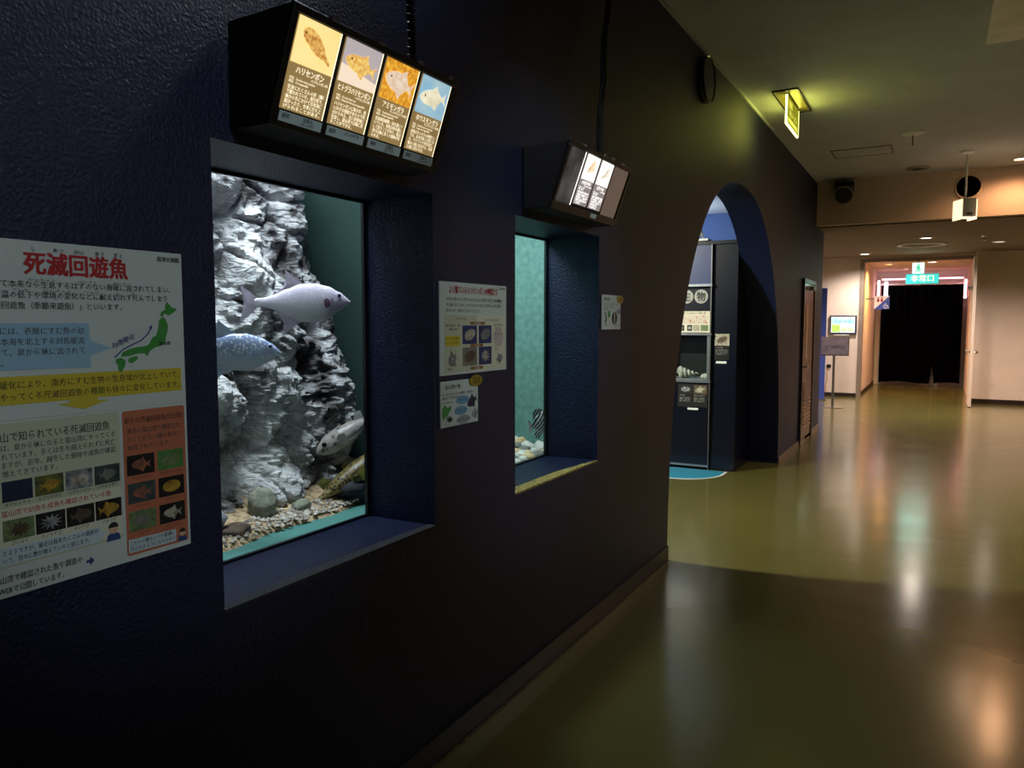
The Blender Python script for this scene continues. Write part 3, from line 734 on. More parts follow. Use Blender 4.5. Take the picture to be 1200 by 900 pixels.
s.lines('callout_text', [('には、表層にすむ魚の幼', .747, 1.478, .0125, .152), ('本海を北上する対馬暖流', .747, 1.459, .0125, .152), ('て、夏から秋に流されて', .747, 1.440, .0125, .152), ('。', .745, 1.421, .0125)], M['ink_grey'])
mp = s.poly('honshu_map', [(1.064, 1.505), (1.072, 1.512), (1.079, 1.508), (1.085, 1.494), (1.083, 1.481), (1.079, 1.470), (1.077, 1.457), (1.066, 1.451), (1.052, 1.448), (1.040, 1.441), (1.033, 1.430), (1.027, 1.437), (1.010, 1.436), (.993, 1.432), (.974, 1.431), (.978, 1.440), (.996, 1.447), (1.013, 1.450), (1.030, 1.451), (1.038, 1.455), (1.047, 1.469), (1.055, 1.472), (1.061, 1.486)], M['p_green'], .0006)
s.poly('hokkaido_map', [(1.066, 1.516), (1.072, 1.512), (1.077, 1.520), (1.088, 1.515), (1.104, 1.524), (1.108, 1.530), (1.096, 1.532), (1.085, 1.544), (1.080, 1.538), (1.079, 1.527), (1.071, 1.523)], M['p_green'], .0006)
s.poly('shikoku_map', [(.990, 1.420), (.997, 1.417), (1.010, 1.424), (1.012, 1.431), (1.000, 1.430), (.991, 1.427)], M['p_green'], .0006)
s.poly('kyushu_map', [(.962, 1.420), (.967, 1.415), (.968, 1.402), (.974, 1.400), (.982, 1.412), (.984, 1.424), (.974, 1.429), (.963, 1.427)], M['p_green'], .0006)
def band(pts, w_): 
    up, dn = [], []
    for i, p in enumerate(pts):
        a = pts[max(0, i-1)]; b = pts[min(len(pts)-1, i+1)]; t = math.atan2(b[1]-a[1], b[0]-a[0])+PI/2
        up.append((p[0]+w_*math.cos(t), p[1]+w_*math.sin(t))); dn.append((p[0]-w_*math.cos(t), p[1]-w_*math.sin(t)))
    return dn + up[::-1]
s.poly('current_arrow', band([(.960, 1.430), (.978, 1.445), (1.000, 1.455), (1.020, 1.463), (1.036, 1.476), (1.043, 1.487)], .0012)[:6] + [(1.0455, 1.4855), (1.047, 1.496), (1.039, 1.489)] + band([(.960, 1.430), (.978, 1.445), (1.000, 1.455), (1.020, 1.463), (1.036, 1.476), (1.043, 1.487)], .0012)[6:], M['ink_blue'], .0008)
mbt = MB()
for k, ch in enumerate('対馬暖流'): text(mbt, ch, .955+.0125*k-s.cx, 1.448+.0055*k-s.cy, .012, None, 'L', 0, s.z+.0014, 1)
mbt.build('current_name', M['ink_blue'], o)
s.lines('bay_label', [('富山湾', 1.062, 1.452, .008)], M['ink'], dz=.002, bold=.02)
s.poly('yellow_banner', [(.712, 1.353), (.866, 1.353), (.864, 1.3475), (.840, 1.347), (.893, 1.333), (.947, 1.3475), (.921, 1.3478), (.921, 1.353), (1.113, 1.353), (1.113, 1.402), (.712, 1.404)], M['p_yel'], .0004)
s.lines('banner_text', [('暖化により、南方にすむ生物の生息域が北上していて、', .742, 1.381, .0135, .366), ('やってくる死滅回遊魚の種類も徐々に変化しています。', .742, 1.3595, .0135, .366)], M['ink'], bold=.008)
s.rect('rule', .708, 1.119, 1.3255, 1.3265, M['p_sage'], .0004)
s.rect('sage_panel', .712, .964, 1.062, 1.321, M['p_sage'], .0003, r=.006)
s.lines('panel_title', [('富山で知られている死滅回遊魚', .722, 1.287, .0165, .221)], M['ink'], bold=.012)
s.lines('panel_text', [('は、夏から秋になると富山湾にやってくる', .738, 1.271, .0112, .216), ('れています。多くは冬を越えられずに死亡', .738, 1.2555, .0112, .216), ('ますが、近年、越冬した個体や成魚が確認', .738, 1.240, .0112, .216), ('増えてきています。', .738, 1.2245, .0112, .098)], M['ink_grey'])
s.rect('inner_panel', .714, .963, 1.068, 1.169, M['p_sage2'], .0005, r=.005)
for k, (bg, sub, kd) in enumerate((('navy', None, 'fish'), ('reef', 'gold', 'fish'), ('grey', 'fishy', 'oval'), ('slate', 'stone', 'fish'))):
    photo(s, .736+.0572*k, .789+.0572*k, 1.180, 1.217, bg, sub, -1, .1, .7, kd)
s.lines('captions', [(t, .762+.0572*k, 1.1715, .0065, None, 'C') for k, t in enumerate(('オヤビッチャ', 'カゴカキダイ', 'ハリセンボン', 'ハタタテダイ'))], M['ink'])
s.lines('subtitle', [('富山湾で幼魚も成魚も確認されている魚', .734, 1.1535, .0105, .206)], M['ink_red'])
for k, (bg, sub, kd) in enumerate((('moss', 'brownf', 'spiky'), ('dark', 'grey', 'spiky'), ('dark', 'brownf', 'fish'), ('dark', 'gold', 'fish'))):
    photo(s, .734+.0575*k, .789+.0575*k, 1.109, 1.147, bg, sub, -1, .1, .8, kd)
s.lines('captions', [(t, .762+.0575*k, 1.1005, .0065, None, 'C') for k, t in enumerate(('ゴンズイ', 'ミノカサゴ', 'キンアジ', 'ハオコゼ'))], M['ink'])
s.poly('speech_bubble', [(.712, 1.066), (.914, 1.0655), (.918, 1.075), (.930, 1.081), (.918, 1.084), (.916, 1.095), (.712, 1.099)], M['p_bub'], .0009)
s.lines('bubble_text', [('たようですが、最近は毎年たくさんの個体が', .732, 1.0835, .0095, .178), ('いて、徐々に数が増えていると感じます。', .732, 1.0695, .0095, .160)], M['ink'], dz=.002, bold=.006)
def person_print(s, x, y, k):
    p = s.poly('printed_person', [(x-.015*k, y-.022*k), (x+.015*k, y-.022*k), (x+.013*k, y-.010*k), (x+.005*k, y-.006*k), (x-.005*k, y-.006*k), (x-.013*k, y-.010*k)], M['ink_blue'], .001)
    s.oval('printed_face', x, y+.003*k, .0095*k, .011*k, M['p_skin'], .0016, parent=p)
    s.poly('printed_hair', [(x+.0105*k*math.cos(a), y+.005*k+.011*k*math.sin(a)) for a in [PI*q/8 for q in range(9)]], M['ink'], .0022, parent=p)
person_print(s, .942, 1.083, 1.0)
s.lines('footer_text', [('山湾で確認された魚や調査の', .726, 1.034, .0125, .150), ('WEBで公開しています。', .722, 1.0145, .0125, .117)], M['ink_grey'])
s.poly('blue_arrow', [(.884, 1.030), (.891, 1.030), (.891, 1.024), (.900, 1.0325), (.891, 1.041), (.891, 1.035), (.884, 1.035)], M['ink_blue'], .0006)
s.rect('terracotta_panel', .971, 1.118, 1.019, 1.320, M['p_terra'], .0003, r=.006)
s.lines('panel_title', [('新たな死滅回遊魚が出現！', .975, 1.293, .0115, .138)], M['ink'], bold=.015)
s.lines('panel_text', [('過去に富山湾で確認され', .980, 1.272, .0112, .126), ('たことがない種も次々と', .980, 1.2545, .0112, .126), ('発見されています。', .980, 1.237, .0112, .101)], M['ink_grey'])
for k, (bg, sub, kd) in enumerate((('dark', 'coral', 'fish'), ('green', 'moss', 'oval'), ('slate', 'coral', 'fish'), ('dark', 'gold', 'oval'), ('moss', 'stone', 'fish'), ('dark', 'fishy', 'fish'))):
    c, r = k % 2, k // 2
    photo(s, .977+.071*c, 1.040+.071*c, 1.185-.0585*r, 1.227-.0585*r, bg, sub, 1, -.05, .7, kd)
s.lines('captions', [(t, 1.0085+.071*(k % 2), 1.1755-.0585*(k//2), .006, None, 'C') for k, t in enumerate(('ヤマシロベラ', 'クロホシフエダイ', 'ミナミベラ', 'ミヤコキヌ', 'アゴハゼ', 'ホシノハゼ'))], M['ink'])
s.poly('speech_bubble', [(.974, 1.025), (1.086, 1.024), (1.087, 1.050), (.974, 1.053)], M['p_bub'], .0009)
s.lines('bubble_text', [('これらの種もいつか普通に', .977, 1.0395, .0088, .105), ('見られるようになるかも!?', .977, 1.0275, .0088, .105)], M['ink'], dz=.002, bold=.008)
person_print(s, 1.102, 1.037, .75)

# --- puffer comparison poster
o, s = board('poster', 2.112, 2.560, 1.322, 1.637, 'white poster with four fish photos and red heading between windows')
s.lines('title', [('よく似ているハリセンボンの仲間たち', 2.168, 1.598, .026, .325)], M['ink_red'], bold=.03)
s.lines('logo', [('魚津水族館', 2.505, 1.622, .0075)], M['ink'], bold=.03)
s.lines('body_text', [('ハリセンボンとヒトヅラハリセンボンはよく似ていますが、体の模様が', 2.150, 1.573, .0125, .375), ('少し違います。また、ヒトヅラハリセンボンの方が少し大きく成長し', 2.150, 1.5535, .0125, .375), ('ますので、見比べてみてください。', 2.150, 1.534, .0125, .22)], M['ink_grey'])
s.rect('grey_panel', 2.140, 2.345, 1.330, 1.527, M['p_sage'], .0003); s.rect('green_panel', 2.347, 2.548, 1.330, 1.527, M['p_sage2'], .0003)
s.lines('names', [('ハリセンボン', 2.243, 1.507, .011, .075, 'C'), ('ヒトヅラハリセンボン', 2.45, 1.503, .011, .105, 'C')], M['ink_grey'])
for k, (c, r, bg, sub, kd) in enumerate(((0, 0, 'royal', 'fishy', 'oval'), (1, 0, 'royal', 'stone', 'oval'), (0, 1, 'stone', 'brownf', 'oval'), (1, 1, 'royal', 'fishy', 'spiky'))):
    photo(s, 2.250+.108*c, 2.344+.103*c, 1.425-.077*r, 1.490-.077*r, bg, sub, 1, -.3, .75, kd)
for k, z_ in enumerate((1.493, 1.414, 1.334)):
    q = s.rect('caption_bar', 2.30, 2.40 if k == 0 else 2.385, z_, z_+.010, M['p_brown'], .002)
    s.lines('caption', [('背中の模様' if k == 0 else ('体の色' if k == 1 else '目の周り'), 2.345, z_+.001, .0075, None, 'C')], M['p_white'], dz=.0032, parent=q)
s.rect('yellow_note', 2.142, 2.235, 1.420, 1.455, M['p_yel'], .0006, r=.004)
s.oval('mauve_note', 2.497, 1.445, .038, .034, mat('print_mauve', (196, 180, 180), .5), .0006)
s.lines('notes', [('黒い斑点が、体の', 2.145, 1.485, .009, .095), ('全面にある。', 2.165, 1.473, .009, .06), ('小さく黒い斑が', 2.147, 1.441, .009, .082), ('たくさんある。', 2.147, 1.427, .009, .082), ('黒い斑が白く', 2.465, 1.487, .009, .07), ('縁どられ', 2.475, 1.475, .009, .045), ('斑の周りが', 2.472, 1.453, .008, .05), ('白い', 2.478, 1.438, .008), ('目の下', 2.475, 1.398, .008), ('尾びれ', 2.155, 1.338, .008)], M['ink'])
s.poly('fish_drawing', fish_outline(2.188, 1.374, .055, .045, 1, .5), PH['grey'], .0008); s.poly('fish_drawing', fish_outline(2.505, 1.366, .05, .03, -1, .2), PH['grey'], .0008)

# --- small poster below
o, s = board('poster', 2.114, 2.352, 1.146, 1.302, 'small white sheet with green map and gold badge below the fish poster')
s.lines('title', [('富山湾の魚', 2.14, 1.274, .014, .095)], M['ink'], bold=.02)
s.lines('body_text', [('モンガラカワハギの仲間は、富山湾で', 2.124, 1.252, .009, .20), ('秋に多く見られます。', 2.124, 1.240, .009, .11), ('とやまわん', 2.13, 1.226, .007, .06)], M['ink_grey'])
s.poly('green_map', [(2.122, 1.19), (2.130, 1.172), (2.142, 1.186), (2.150, 1.180), (2.162, 1.196), (2.176, 1.206), (2.174, 1.218), (2.155, 1.212), (2.138, 1.222), (2.124, 1.212)], M['p_green'], .0006)
for k, (x, y) in enumerate(((2.248, 1.232), (2.238, 1.196), (2.254, 1.163))):
    q = s.oval('blue_oval', x, y, .041, .0155, mat('print_oval_blue', (112, 158, 192) if k < 2 else (150, 160, 164), .5), .0006)
    s.lines('oval_text', [('アミモンガラ' if k == 0 else ('ソウシハギ' if k == 1 else 'モンガラカワハギ'), x, y-.005, .010, None, 'C')], M['ink'], parent=q)
s.poly('fish_drawing', fish_outline(2.312, 1.222, .065, .036, 1, .35), PH['navy'], .0008)
s.poly('fish_drawing', fish_outline(2.33, 1.176, .04, .028, 1, .2), PH['grey'], .0008); s.poly('fish_drawing', fish_outline(2.168, 1.172, .02, .03, 1, 1.4), PH['navy'], .0008)
b = s.oval('gold_badge', 2.333, 1.294, .043, .020, M['p_gold'], .004)
s.lines('badge_text', [('注目', 2.333, 1.283, .022, .045, 'C')], M['ink'], dz=.0052, bold=.02, parent=b)

# --- card right of the second window
o, s = board('poster', 3.512, 3.766, 1.466, 1.637, 'small white card with two fish drawings right of the chipped window')
s.lines('title', [('似た魚', 3.54, 1.608, .016, .075)], M['ink'], bold=.02)
s.lines('body_text', [('ハタタテダイの仲間は、よく似', 3.532, 1.587, .009, .18), ('ていて見分けにくい魚です。', 3.532, 1.574, .009, .15), ('背びれ', 3.532, 1.561, .009, .06)], M['ink_grey'])
s.poly('fish_drawing', [(3.545, 1.555), (3.56, 1.548), (3.575, 1.52), (3.572, 1.505), (3.55, 1.488), (3.558, 1.51), (3.562, 1.525)], PH['dark'], .0008)
q = s.oval('fish_drawing', 3.68, 1.522, .035, .031, PH['dark'], .0008); s.rect('white_band', 3.672, 3.682, 1.494, 1.55, M['p_white'], .0018, parent=q)
s.oval('fish_drawing', 3.605, 1.542, .016, .018, M['p_green'], .0008)
s.oval('lilac_dot', 3.735, 1.555, .028, .013, M['p_lilac'], .0008); s.lines('captions', [('ムレハタタテダイ', 3.545, 1.482, .007, .06), ('ハタタテダイ', 3.66, 1.482, .007, .06)], M['ink_grey'])
b = s.oval('gold_badge', 3.748, 1.618, .045, .021, M['p_gold'], .004); s.lines('badge_text', [('注目', 3.748, 1.608, .02, .045, 'C')], M['ink'], dz=.0052, bold=.02, parent=b)

# =================================================================== LIGHT BOXES
def em(name, col, strength, col2=None, vscale=40, thr=(.35, .65)):
    m = mat(name, col, .4, col2=col2 or col, vscale=vscale, thr=thr, estr=strength); return m
E1 = 1.0
EM = {'cream': em('lit_cream', (250, 222, 150), E1, (236, 200, 120), 4), 'taupe': em('lit_taupe', (150, 124, 78), E1*.75),
      'letters': em('lit_letters', (255, 246, 216), E1*1.1), 'lilac': em('lit_lilac', (190, 178, 180), E1*.8), 'haze': em('lit_haze', (236, 214, 190), E1),
      'gold': em('lit_gold', (236, 180, 60), E1, (196, 120, 30), 90), 'aqua': em('lit_aqua', (130, 176, 206), E1, (160, 190, 200), 14),
      'fish_y': em('lit_fish_yellow', (232, 186, 104), E1, (176, 116, 50), 110), 'fish_g': em('lit_fish_gold', (240, 206, 120), E1, (206, 150, 70), 120),
      'fish_w': em('lit_fish_pale', (232, 212, 190), E1, (210, 180, 150), 80), 'fish_c': em('lit_fish_cream', (240, 232, 200), E1, (214, 206, 176), 60),
      'rim': em('lit_rim', (255, 244, 204), 1.6), 'eye': em('lit_eye', (60, 40, 24), .5),
      'white': em('lit_white', (255, 252, 248), 1.2), 'greyl': em('lit_grey', (140, 132, 132), .8), 'lett2': em('lit_letters_white', (255, 252, 250), 1.8),
      'line': em('lit_line_gold', (190, 140, 40), .7), 'line2': em('lit_line_grey', (160, 138, 96), .7), 'rim2': em('lit_rim_white', (255, 250, 244), 2.2)}
M['tagp'] = mat('tag_label', (196, 216, 220), .5)
M['blank'] = mat('sheen_panel', (96, 94, 94), .2, col2=(30, 30, 30), vscale=7, thr=(.35,.7), estr=.6)  # emission stands in for the reflection on the blank panel
M['blank_b'] = mat('brown_sheen_panel', (110, 92, 84), .3, var=.06, vscale=5, estr=.5)  # same here: weak glow in place of reflected light
XT, XB, ZT, ZB = -1.245, -1.328, 2.185, 1.955
def light_box(label, y0, y1, cells, clips, group='backlit sign boxes'):
    yc = (y0+y1)/2; hw = (y1-y0)/2
    o = empty('light_box', (WALL_X, yc, ZB-.012), (0, 0, 0), label, 'light box', group)
    # face frame: local x right(+Y), y up along the face, z out
    fx = Vector((0, 1, 0)); fy = (Vector((XT, 0, ZT)) - Vector((XB, 0, ZB))); H = fy.length; fy.normalize(); fz = fx.cross(fy)
    base = Vector((XB - WALL_X, 0, .012))
    M4 = Matrix((( fx.x, fy.x, fz.x, base.x), (fx.y, fy.y, fz.y, base.y), (fx.z, fy.z, fz.z, base.z), (0, 0, 0, 1)))
    mb = MB(); b0, b1 = XB-WALL_X, XT-WALL_X; hh = ZT-ZB
    mb.hexa([(.002,-hw,0),(b0-.004,-hw,0),(b0-.004,hw,0),(.002,hw,0),(.002,-hw,hh+.012),(b1-.004,-hw,hh+.018),(b1-.004,hw,hh+.018),(.002,hw,hh+.012)])
    mb.build('housing', M['matte_black'], o, bevel=.004)
    fr = MB(); t = .017
    for a, b, c, d in ((-hw, hw, -.012, t), (-hw, hw, H-.010, H+.008), (-hw, -hw+.02, t, H-.01), (hw-.02, hw, t, H-.01)): fr.box(a, b, c, d, -.004, .007, M=M4)
    fr.build('face_frame', M['black'], o, bevel=.002)
    for k, c in enumerate(cells):
        c(o, M4, H, hw)
    for x in clips:
        q = MB(); q.box(x-.012, x+.012, H+.004, H+.013, -.004, .010, M=M4); q.build('clip', M['chrome'], o)
    return o

class Face:
    """flat artwork on a light box face"""
    def __init__(s, M4, z=.0015): s.M, s.z = M4, z
    def poly(s, name, pts, m, dz, parent):
        mb = MB(); n = len(pts)
        mb.add([s.M @ Vector((a, b, s.z+dz)) for a, b in pts], [tuple(range(n))]); return mb.build(name, m, parent)
    def rect(s, name, x0, x1, y0, y1, m, dz, parent): return s.poly(name, [(x0,y0),(x1,y0),(x1,y1),(x0,y1)], m, dz, parent)
    def lines(s, name, rows, m, dz, parent, bold=0.0):
        mb = MB()
        for r in rows: text(mb, r[0], r[1], r[2], r[3], r[4] if len(r) > 4 else None, r[5] if len(r) > 5 else 'L', bold, s.z+dz, 1, s.M)
        return mb.build(name, m, parent)

def species(x0, x1, photo_m, fish_m, name, fam, sci, eng, body, fshape, tagrows, letters='letters', panel='taupe', rim='rim', tag=True, extra=None):
    def f(o, M4, H, hw):
        A = Face(M4); y0, y1 = .030, H-.012; ym = y0 + (y1-y0)*.51; wd = x1-x0
        p = MB(); p.box(x0, x1, y0, y1, -.003, .001, M=M4); pn = p.build('lit_panel', EM[panel], o)
        A.rect('photo', x0, x1, ym, y1, EM[photo_m], .0004, pn)
        if extra: extra(A, pn, x0, x1, ym, y1)
        if fshape:
            A.poly('pictured_fish', [(x0+wd*(.5+a), ym+(y1-ym)*(.5+b)) for a, b in fshape], EM[fish_m], .0012, pn)
            ex, ey = (x0+wd*(.5+.72*fshape[-1][0]+.03), ym+(y1-ym)*(.5+.72*fshape[-1][1]+.05)) if fshape is not HARI else (x0+wd*.20, ym+(y1-ym)*.70)
            A.poly('pictured_eye', [(ex+.0028*math.cos(q*PI/4), ey+.0028*math.sin(q*PI/4)) for q in range(8)], EM['eye'], .002, pn)
        A.rect('bright_edge', x1, x1+.003, y0, y1, EM[rim], .0002, pn)
        A.lines('species_name', [(name, (x0+x1)/2, ym-.021, .0155, min(wd*.88, .0155*len(name)*.95), 'C')], EM[letters], .001, pn, .015)
        rows = [(fam, x1-.006, ym-.0285, .0068, None, 'R'), ('学名：'+sci, x0+.008, ym-.036, .0062), ('英名：'+eng, x0+.008, ym-.0435, .0062)]
        rows += [(t, x0+.008, ym-.057-.0108*k, .0092, None if len(t) < 10 else wd-.018) for k, t in enumerate(body)]
        A.lines('species_text', rows, EM[letters], .001, pn, .012)
        if tag:
            t = MB(); t.box(x0-.004, x1-.002, .003, y0-.004, .007, .009, M=M4); tg = t.build('name_tag', M['tagp'], o)
            B = Face(M4, .0092)
            B.lines('tag_text', [('提供', x0+.004, .011, .010)], M['ink'], .0004, tg, .02)
            B.lines('tag_name', [(r, (x0+x1)/2+.018, .0145-.009*k, .0095-.002*k, None, 'C') for k, r in enumerate(tagrows)], M['ink'], .0004, tg, .02)
    return f
def outline(ang, L, H, flip=1): return [(a, b) for a, b in fish_outline(0, 0, L, H, flip, ang)]
HARI = [(-.36,.20),(-.33,.28),(-.26,.33),(-.15,.32),(-.02,.26),(.10,.15),(.19,.02),(.24,-.10),(.30,-.17),(.38,-.26),(.37,-.33),(.26,-.26),(.14,-.22),(.0,-.18),(-.14,-.09),(-.26,.02),(-.34,.11)][::-1]
def band_extra(m): return lambda A, pn, x0, x1, a, b: A.poly('water_glare', [(x0, a), (x1, a), (x1, a+(b-a)*.22), (x0, a+(b-a)*.42)], EM[m], .0008, pn)
hw1 = .327
cw, gp, st = .134, .020, -.300
X = [(st + k*(cw+gp), st + k*(cw+gp) + cw) for k in range(4)]
B1 = ('全身にたくさんの針（棘）', 'で覆われている。夜行性で、', '秋から冬にかけて日本海に', '群がったり、冬季に打ち上', 'げられることがある。')
B2 = ('ハリセンボンに似るが、黒', 'い大きな斑紋があるので見', '分けられる。主に熱帯域に', '生息し、富山湾では稀に見', 'ることができる。')
B3 = ('全身網目模様・流れ藻につ', 'いている。幼魚は体を横に', 'して漂うことがあり、富山', '湾では秋に多くの個体が見', 'られる。')
B4 = ('成魚はモンガラの仲間とし', 'ては、泳ぎが速く大型にな', 'る。ウミウシや貝を好む、', '暖かい海に生息する。冬季', 'に稀に見られる。')
light_box('larger backlit box with four fish panels over the rock tank', 1.270, 1.270+2*hw1, [
    species(*X[0], 'cream', 'fish_y', 'ハリセンボン', 'ハリセンボン科', 'Diodon holocanthus', 'Porcupinefish', B1, HARI, ('宝喜丸', '（よしみず）')),
    species(*X[1], 'lilac', 'fish_g', 'ヒトヅラハリセンボン', 'ハリセンボン科', 'Diodon liturosus', 'Black-blotched porcupinefish', B2, outline(-.12, .86, .42), ('よしみず丸',), extra=band_extra('haze')),
    species(*X[2], 'gold', 'fish_w', 'アミモンガラ', 'モンガラカワハギ科', 'Canthidermis maculata', 'Rough triggerfish', B3, outline(-.15, .9, .52), ('宝喜丸', '（よしみず）')),
    species(*X[3], 'aqua', 'fish_c', 'ホウスモンガラ', 'モンガラカワハギ科', 'Canthidermis macrolepis', 'Largescale triggerfish', B4, outline(.18, .9, .44), ('宝喜丸', '（よしみず）')),
], (-.20, -.035, .13, .275))
def stripes_extra(m, n, tilt, lean):
    def f(A, pn, x0, x1, a, b):
        for k in range(n):
            t = (k+.5)/n; x = x0 + (x1-x0)*(.22+.5*t); y = a + (b-a)*(.25+.18*t); L = (b-a)*(.18+.32*math.sin(PI*t))
            A.poly('pictured_stripe', [(x, y), (x+.006, y), (x+.006+lean, y+L), (x+lean, y+L)], EM[m], .0012, pn)
    return f
def blank(x0, x1, m, rim):
    def f(o, M4, H, hw):
        p = MB(); p.box(x0, x1, .020, H-.012, -.003, .001, M=M4); q = p.build('sheen_panel', M[m], o)
        A = Face(M4); A.rect('bright_edge', x1, x1+(.006 if rim else .003), .020, H-.012, EM['rim2' if rim else 'line2'], .0002, q)
    return f
w2_ = .132
light_box('smaller looking backlit box with two lit panels over the teal tank', 2.700, 3.366, [
    blank(-.305, -.172, 'blank', True),
    species(-.146, -.020, 'white', None, 'ハタタテダイ', 'チョウチョウウオ科', 'Heniochus', 'Pennant', ('背びれが長く伸びるの', 'が特徴。岩礁やサンゴ', '礁で暮らし、富山湾で', 'は夏から秋に見られる', 'ことがある。'), None, (), 'lett2', 'greyl', 'line2', False, stripes_extra('line', 6, 0, .012)),
    species(.002, .128, 'white', None, 'ヨウジウオ', 'ヨウジウオ科', 'Syngnathus', 'Pipefish', ('細長い体が特徴。藻場', 'などで暮らし、富山湾', 'では秋に見られること', 'が多い魚である。', 'オスが卵を守る。'), None, (), 'lett2', 'greyl', 'line2', False, stripes_extra('line2', 5, 0, .03)),
    blank(.150, .300, 'blank_b', False),
    lambda o, M4, H, hw: MB().box(.04, .10, -.004, .014, .007, .009, M=M4).build('name_tag', M['tagp'], o),
], (-.21, .0, .09, .20))
# supply conduits hanging from the ceiling
def conduit(label, y, r, spiral, dy=0.0):
    mb = MB(); x = WALL_X + .09
    pts = [(x + .004*math.sin(k*.9), y + dy*(1-k/24) + .006*math.sin(k*.35), Z_HALL - (Z_HALL-2.19)*k/24) for k in range(25)]
    mb.tube(pts, r, 8)
    o = mb.build('cable_conduit', M['rubber'], smooth=True)
    tag(o, label, 'cable', 'supply cables of the light boxes')
    if spiral:
        h = MB(); hp = []
        for k in range(420):
            t = k/419; z = Z_HALL - (Z_HALL-2.19)*t; a = k*.75
            hp.append((x + (r+.002)*math.cos(a), y + dy*(1-t) + .006*math.sin(t*24*.35) + (r+.002)*math.sin(a), z))
        h.tube(hp, .0025, 4); h.build('spiral_wrap', M['black'], o)
conduit('black spiral wrapped cable above the four panel light box', 1.85, .011, True)
conduit('straight black cable above the two panel light box', 3.24, .015, False, .16)

# =================================================================== HALL FITTINGS
# round black speaker on the wall
o = wall_item('wall_speaker', 5.09, 5.49, 2.93, 3.33, 'round black speaker high on the wall above the arch', 'speaker')
mb = MB(); mb.lathe([(.0005, .0), (.15, 0), (.155, .010), (.15, .03)], Matrix.Translation((0, .20, .001)), 32); mb.build('housing', M['black'], o, True)
mb = MB(); mb.lathe([(.152, .026), (.156, .034), (.150, .040), (.143, .034)], Matrix.Translation((0, .20, .001)), 32); mb.build('rim', mat('gloss_black_rim', (30, 30, 32), .15), o, True)
mb = MB(); mb.lathe([(.0005, .034), (.08, .032), (.143, .026)], Matrix.Translation((0, .20, .001)), 32); mb.build('grille', M['matte_black'], o, True)

# edge-lit hanging guide sign
def acrylic(name, col, strength): return em(name, col, strength, None)
o = empty('hanging_sign', (-1.13, 6.84, 2.93), (PI/2, 0, PI/2), 'yellow-green edge-lit acrylic sign hanging from a ceiling plate', 'sign')
mb = MB(); mb.box(-.36, .36, .397, .4, -.09, .09); mb.build('ceiling_plate', mat('sign_plate', (150, 140, 80), .4, .3), o)
for a, b, c, d in ((-.37, .37, -.10, -.088), (-.37, .37, .088, .10), (-.37, -.358, -.1, .1), (.358, .37, -.1, .1)):
    mb = MB(); mb.box(a, b, .388, .399, c, d); mb.build('plate_edge', M['door_frame'], o)
S0, S1, T0, T1 = -.27, .29, .170, .385
m_ac = acrylic('edge_lit_acrylic', (150, 150, 34), .62); m_hot = acrylic('edge_lit_rim', (244, 248, 150), 3.2); m_mark = acrylic('edge_lit_marks', (226, 226, 90), 1.1)
mb = MB(); mb.box(S0, S1, T0, T1, -.006, .006); pn = mb.build('acrylic_panel', m_ac, o)
for a, b, c, d in ((S0, S1, T0-.012, T0), (S0-.010, S0, T0-.012, T1), (S1, S1+.006, T0, T1)):
    q = MB(); q.box(a, b, c, d, -.008, .008); q.build('lit_edge', m_hot, pn)
s = Sheet(pn, 0, 0, .006)
mb = MB(); text(mb, '順路', -.19, .305, .055, .16, 'L', .01, .0072, 1); mb.build('etched_symbol', m_mark, pn)
mb = MB(); text(mb, '出入口', -.17, .245, .045, .36, 'L', .01, .0072, 1); mb.build('etched_letters', m_mark, pn)
s.rect('etched_bar', -.23, .23, .190, .225, m_mark, .0012, parent=pn)
for sx in (-1, 1):
    light('sign_glow', 'AREA', (-1.13 + sx*.02, 6.85, 3.20), 2.6, (.80, .80, .13), .5, .3, (-1.13 + sx*1, 6.85, 3.20))
light('sign_glow', 'AREA', (-1.13, 6.85, 3.075), .5, (.85, .85, .2), .05, .5, (-1.13, 6.85, 0))

def on_ceiling(name, x, y, z, label, cat, group=None): return empty(name, (x, y, z), (PI, 0, 0), label, cat, group)   # local +z points down

def downlight(x, y, z, r, power, col, label, group='downlights', lens=6.0, spot=True, angle=2.2, blend=.8):
    o = on_ceiling('downlight', x, y, z, label, 'ceiling light', group)
    mb = MB(); mb.lathe([(r*.80, -.0), (r*.80, .010), (r*.90, .014), (r, .010), (r, 0)], None, 28); mb.build('trim_ring', M['white'], o, True)
    m = bpy.data.materials.get('lens_%s' % label[:28]) or em('lens_%s' % label[:28], tuple(255*(c ** (1/2.2)) for c in col), lens)
    mb = MB(); mb.lathe([(.0005, .004), (r*.80, .006)], None, 28); mb.build('lens', m, o)
    if spot and power:
        l = light('downlight_beam', 'SPOT', (x, y, z-.03), power, col, r*.8, None, (x, y, 0), angle, blend)
    return o
downlight(.74, 10.42, Z_HALL, .085, 58, (1, .52, .26), 'warm bright downlight in front of the dropped beam', lens=14, angle=2.75, blend=.6)
downlight(1.7, 7.4, Z_HALL, .085, 400, (1, .84, .70), 'warm downlight over the right side of the hall', angle=2.5, blend=1.0)
downlight(2.5, 3.3, Z_HALL, .085, 95, (1, .72, .50), 'warm downlight over the near right of the hall', angle=2.2, blend=1.0)  # added out of view to brighten the foreground floor
downlight(2.3, 10.6, Z_HALL, .085, 160, (1, .70, .46), 'warm downlight beside the beam, further right', lens=10, angle=2.8)
downlight(1.6, -.6, Z_HALL, .085, 14, (.80, .95, 1), 'cool dim downlight behind the viewer', angle=2.9)  # added as cool ambient fill for the dark near end
